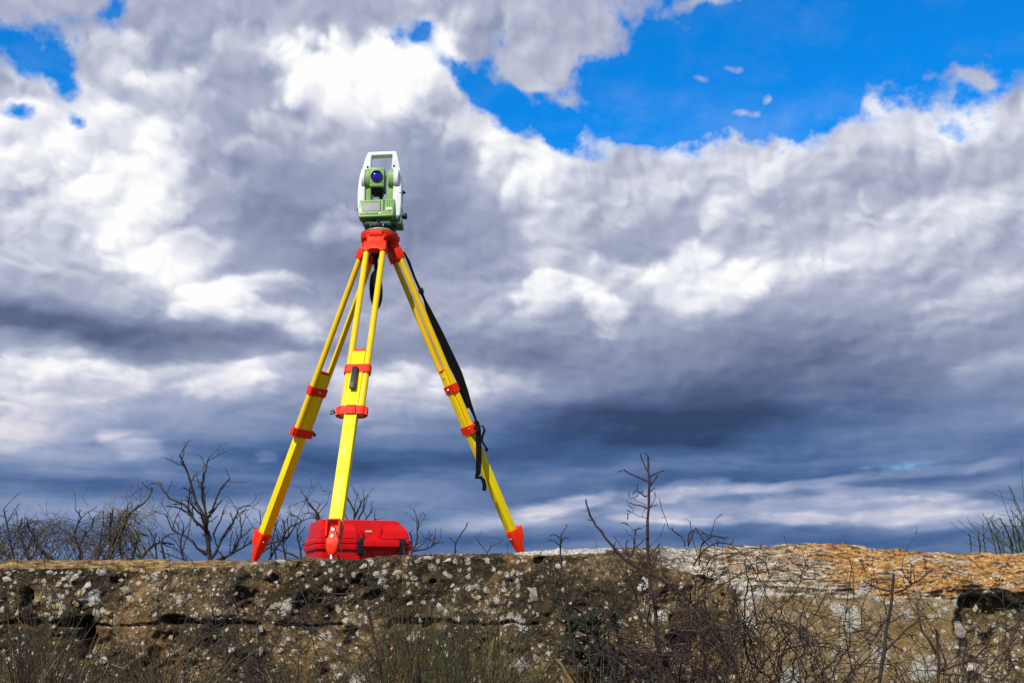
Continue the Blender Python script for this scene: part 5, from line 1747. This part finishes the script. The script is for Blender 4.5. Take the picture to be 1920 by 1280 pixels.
# bramble bush over the middle right of the wall
rng.seed(33)
br = empty('bramble_bush', Vector((at(1400, 1290, 2.95).x, 2.95, 0)), 'dense brown bramble tangle covering the lower middle right of the wall', 'shrub')
def bramble(name, n, mat, r, box, lev=1, tw=(.05, .16), up=0.4):
    st = Strands(5 if r[1] > .003 else 4)
    for i in range(n):
        x = rng.triangular(*box[0]); b_ = at(x, 1330, 2.95 + rng.uniform(-.3, .3))
        tx_ = x + rng.gauss(0, 95); ty_ = rng.triangular(*box[1]) + abs(tx_ - 1400) * 0.12
        top = at(tx_, ty_, 2.95 + rng.uniform(-.3, .35))
        end = at(tx_ + rng.gauss(0, 70), ty_ + rng.uniform(-10, 90), 2.95 + rng.uniform(-.3, .35))
        pts = [b_, b_.lerp(top, .5) + rvec(.05), top, end]
        rr = rng.uniform(*r)
        stem(st, pts, rr, max(rr * .35, .0008), lev, 1.5, tw, .35, True, .8, .006)
    st.build(name, mat, br)
bramble('canes', 20, M['bark_red'], (.0018, .0036), ((1180, 1600, 1380), (1030, 1230, 1120)))
bramble('thin_canes', 54, M['bark'], (.0009, .0019), ((1160, 1640, 1400), (1040, 1280, 1170)))
bramble('dry_canes', 14, M['bark_grey'], (.0008, .0015), ((1180, 1640, 1380), (1080, 1280, 1200)))
st = Strands(4)
for pp in ([(1300, 1060), (1320, 1030), (1345, 1018), (1370, 1022), (1395, 1040), (1420, 1075), (1442, 1120)], [(1290, 1024), (1298, 1002), (1306, 990), (1316, 1010), (1328, 1022)], [(1283, 1024), (1279, 1008), (1268, 998), (1256, 991)],
           [(1289, 1022), (1292, 1000), (1300, 994), (1312, 1000)], [(1316, 1022), (1330, 1008), (1348, 1004), (1346, 1018)], [(1310, 1060), (1316, 1020), (1318, 1012)], [(1325, 1060), (1340, 1040), (1395, 1038), (1410, 1042)],
           [(1420, 1170), (1412, 1120), (1400, 1080), (1396, 1050)], [(1330, 1160), (1322, 1110), (1328, 1070), (1344, 1040)], [(1330, 1110), (1370, 1085), (1400, 1070)], [(1500, 1200), (1500, 1160), (1508, 1135)], [(1382, 1180), (1381, 1130), (1379, 1095)]):
    stem(st, px_path(pp, 2.95, .03), .0022, .0010, 1, 1.5, (.03, .10), .5)
st.build('arching_canes', M['bark_red'], br)

# broom clump of green rushy stems in front of the middle of the wall
def clump(name, label, cat, y, xr, n, hr, lean, mats, seed, group=None, spread=.22, r=(.0011, .0022), kind=None):
    """a tuft: many blades rising from one stool; far too many to count"""
    rng.seed(seed)
    b = at((xr[0] + xr[1]) / 2, 1290, y)
    e = empty(name, Vector((b.x, y, 0)), label, cat, group)
    for mname, part, k in mats:
        st = Strands(3)
        for i in range(int(n * k)):
            px_ = rng.triangular(xr[0], xr[1], xr[2])
            top_y = rng.triangular(hr[0], hr[1], hr[2]) + 0.35 * abs(px_ - xr[2])
            yy = y + rng.uniform(-spread, spread)
            b_ = at(xr[2] + (px_ - xr[2]) * .55 + rng.gauss(0, 12), 1420, yy)
            t_ = at(px_ + rng.gauss(lean, 44), top_y, yy + rng.gauss(0, .06))
            m_ = b_.lerp(t_, .55) + Vector(((b_.x - t_.x) * .18, rng.gauss(0, .02), .02))
            pts = resample([b_, m_, t_], .06)
            rr = rng.uniform(*r)
            st.add(pts, [rr * (1 - .75 * j / len(pts)) for j in range(len(pts))])
        o = st.build(part, M[mname], e)
        o['kind'] = 'stuff'
    return e


clump('broom_clump', 'green clump of fine broom stems in front of the middle of the wall', 'broom', 2.85, (630, 950, 775), 240, (1070, 1300, 1190), 0, [('broom', 'green_stems', .55), ('broom_dry', 'yellow_stems', .14), ('straw_dark', 'dead_stems', .35), ('bark', 'dark_stems', .25)], 41)
clump('broom_clump', 'greyer grass clump just right of the green broom in front of the wall', 'broom', 2.8, (820, 1020, 910), 150, (1085, 1300, 1220), 10, [('broom', 'green_stems', .35), ('straw_dark', 'dead_stems', .5), ('broom_dry', 'yellow_stems', .10), ('bark', 'dark_stems', .3)], 42)
clump('dry_grass', 'tuft of dry straw-coloured grass at the lower left corner in front of the wall', 'grass', 2.75, (-80, 230, 60), 230, (1090, 1300, 1225), 16, [('straw_dark', 'dead_stems', .6), ('straw', 'straw_stems', .12), ('bark', 'dark_stems', .45)], 43)
clump('dry_grass', 'tuft of dry brown grass leaning right, left of the thin reddish sapling', 'grass', 2.8, (150, 470, 290), 170, (1140, 1300, 1240), 20, [('straw_dark', 'dead_stems', .6), ('straw', 'straw_stems', .12), ('broom', 'green_stems', .15), ('bark', 'dark_stems', .35)], 44)
clump('dry_grass', 'thin dry grass at the foot of the bramble, bottom right of the picture', 'grass', 2.8, (1480, 1980, 1800), 170, (1170, 1300, 1255), -8, [('straw_dark', 'dead_stems', .5), ('bark', 'dark_stems', .6), ('straw', 'straw_stems', .08)], 45)
clump('dry_grass', 'sparse dry grass at the foot of the wall between the broom and the bramble', 'grass', 2.8, (960, 1300, 1110), 80, (1200, 1310, 1270), 0, [('straw_dark', 'dead_stems', .6), ('straw', 'straw_stems', .10), ('broom', 'green_stems', .25), ('bark', 'dark_stems', .4)], 46)
clump('dry_grass', 'low dark dry grass under the twiggy saplings, bottom left of the green broom', 'grass', 2.75, (380, 720, 560), 165, (1180, 1310, 1265), 0, [('straw_dark', 'dead_stems', .6), ('straw', 'straw_stems', .08), ('broom', 'green_stems', .25), ('bark', 'dark_stems', .5)], 47)
rng.seed(61)
lt = empty('twig_litter', Vector((0, 2.9, 0)), 'thin dead twigs strewn through the grass along the foot of the wall', 'twigs')
st = Strands(3)
for i in range(260):
    p_ = at(rng.uniform(-60, 1980), rng.triangular(1150, 1310, 1280), 2.95 + rng.uniform(-.35, .3))
    twig(st, p_, rvec() * .6 + UP * rng.uniform(-.1, .9), rng.uniform(.08, .32), rng.uniform(.0008, .0017), 1, .4, 1.3, .02, False)
o = st.build('dead_twigs', M['bark'], lt)
o['kind'] = 'stuff'

# a few long single stalks that cross the wall
for pp, y, r, mt, lab in (([(30, 1330), (35, 1180), (33, 1040), (32, 957)], 2.9, .0016, 'straw_dark', 'long thin straight dry stalk crossing the left end of the wall up to the sky'),
                          ([(200, 1330), (212, 1180), (208, 1090), (192, 1040), (188, 1010)], 2.9, .0015, 'bark', 'long thin dark stalk crossing the wall below the vine tangle'),
                          ([(-10, 1248), (60, 1218), (112, 1165), (135, 1118)], 2.7, .0018, 'straw_dark', 'bent dry stalk slanting up past the socket in the wall'),
                          ([(180, 1290), (230, 1252), (276, 1222)], 2.7, .0018, 'straw', 'pale dry stalk slanting up at the foot of the wall'),
                          ([(1042, 1236), (1062, 1262), (1085, 1300)], 2.75, .0045, 'straw', 'short pale broken stick lying against the foot of the wall'),
                          ([(935, 1130), (948, 1080), (951, 1014)], 2.95, .0010, 'bark', 'hair-thin stalk rising past the top of the wall left of the right tripod shoe'),
                          ([(1128, 1110), (1122, 1060), (1118, 1024), (1114, 1006)], 2.95, .0009, 'bark_grey', 'hair-thin forked stalk rising past the white wall edge'),
                          ([(682, 1080), (685, 1050), (684, 1034)], 2.95, .0010, 'bark_red', 'short thin red stalk in front of the left case latch'),
                          ([(755, 1090), (758, 1040), (756, 1010)], 2.95, .0010, 'broom_dry', 'short thin yellowish stalk in front of the right case latch')):
    p_ = px_path(pp, y, .01)
    if r > .004: path_ = p_
    else: path_ = [Vector((p_[0].x, y, 0))] + p_
    st = Strands(5)
    pts = resample(path_, .05)
    st.add([q + rvec(.0015) for q in pts], np.linspace(r * 1.2, r * .6, len(pts)))
    o = st.build('stalk', M[mt], None)
    tag(o, lab, 'stalk')

# leafy evergreen climber in the shade of the joint
rng.seed(50)
iv = empty('evergreen_climber', Vector((at(1120, 1290, 3.25).x, 3.25, 0)), 'small dark evergreen climber with pointed leaves against the wall beside the slim sapling', 'plant')
st = Strands(5)
tips = []
for pp in ([(1110, 1330), (1105, 1240), (1100, 1175), (1092, 1150)], [(1105, 1240), (1120, 1190), (1128, 1150)], [(1104, 1230), (1135, 1195), (1150, 1170)], [(1104, 1240), (1080, 1200), (1072, 1165)]):
    p_ = px_path(pp, 3.3, .03)
    stem(st, p_, .003, .0012, 0)
    tips += resample(p_, .03)[3:]
st.build('stem', M['bark'], iv)
bm = bmesh.new()
q = [(0, 0, 0), (.010, .014, .002), (.008, .030, .001), (0, .046, -.004), (-.008, .030, .001), (-.010, .014, .002), (0, .015, -.002), (0, .030, -.003)]
vs = [bm.verts.new(v) for v in q]
for f in ((0, 1, 6), (1, 2, 7, 6), (2, 3, 7), (3, 4, 7), (4, 5, 6, 7), (5, 0, 6)): bm.faces.new([vs[i] for i in f])
leaf_me = bpy.data.meshes.new('leaf'); bm.to_mesh(leaf_me); bm.free()
leaf_me.materials.append(M['leaf'])
leaf_me.shade_smooth()
for i in range(85):
    p_ = rng.choice(tips) + rvec(.016)
    o = bpy.data.objects.new('leaf', leaf_me)
    COL.objects.link(o); o.parent = iv
    o.location = p_ - Vector(iv.location)
    o.rotation_euler = (rng.uniform(-1.6, .6), rng.uniform(-.8, .8), rng.uniform(-2.8, 2.8))
    s_ = rng.uniform(.7, 1.4); o.scale = (s_, s_, s_)
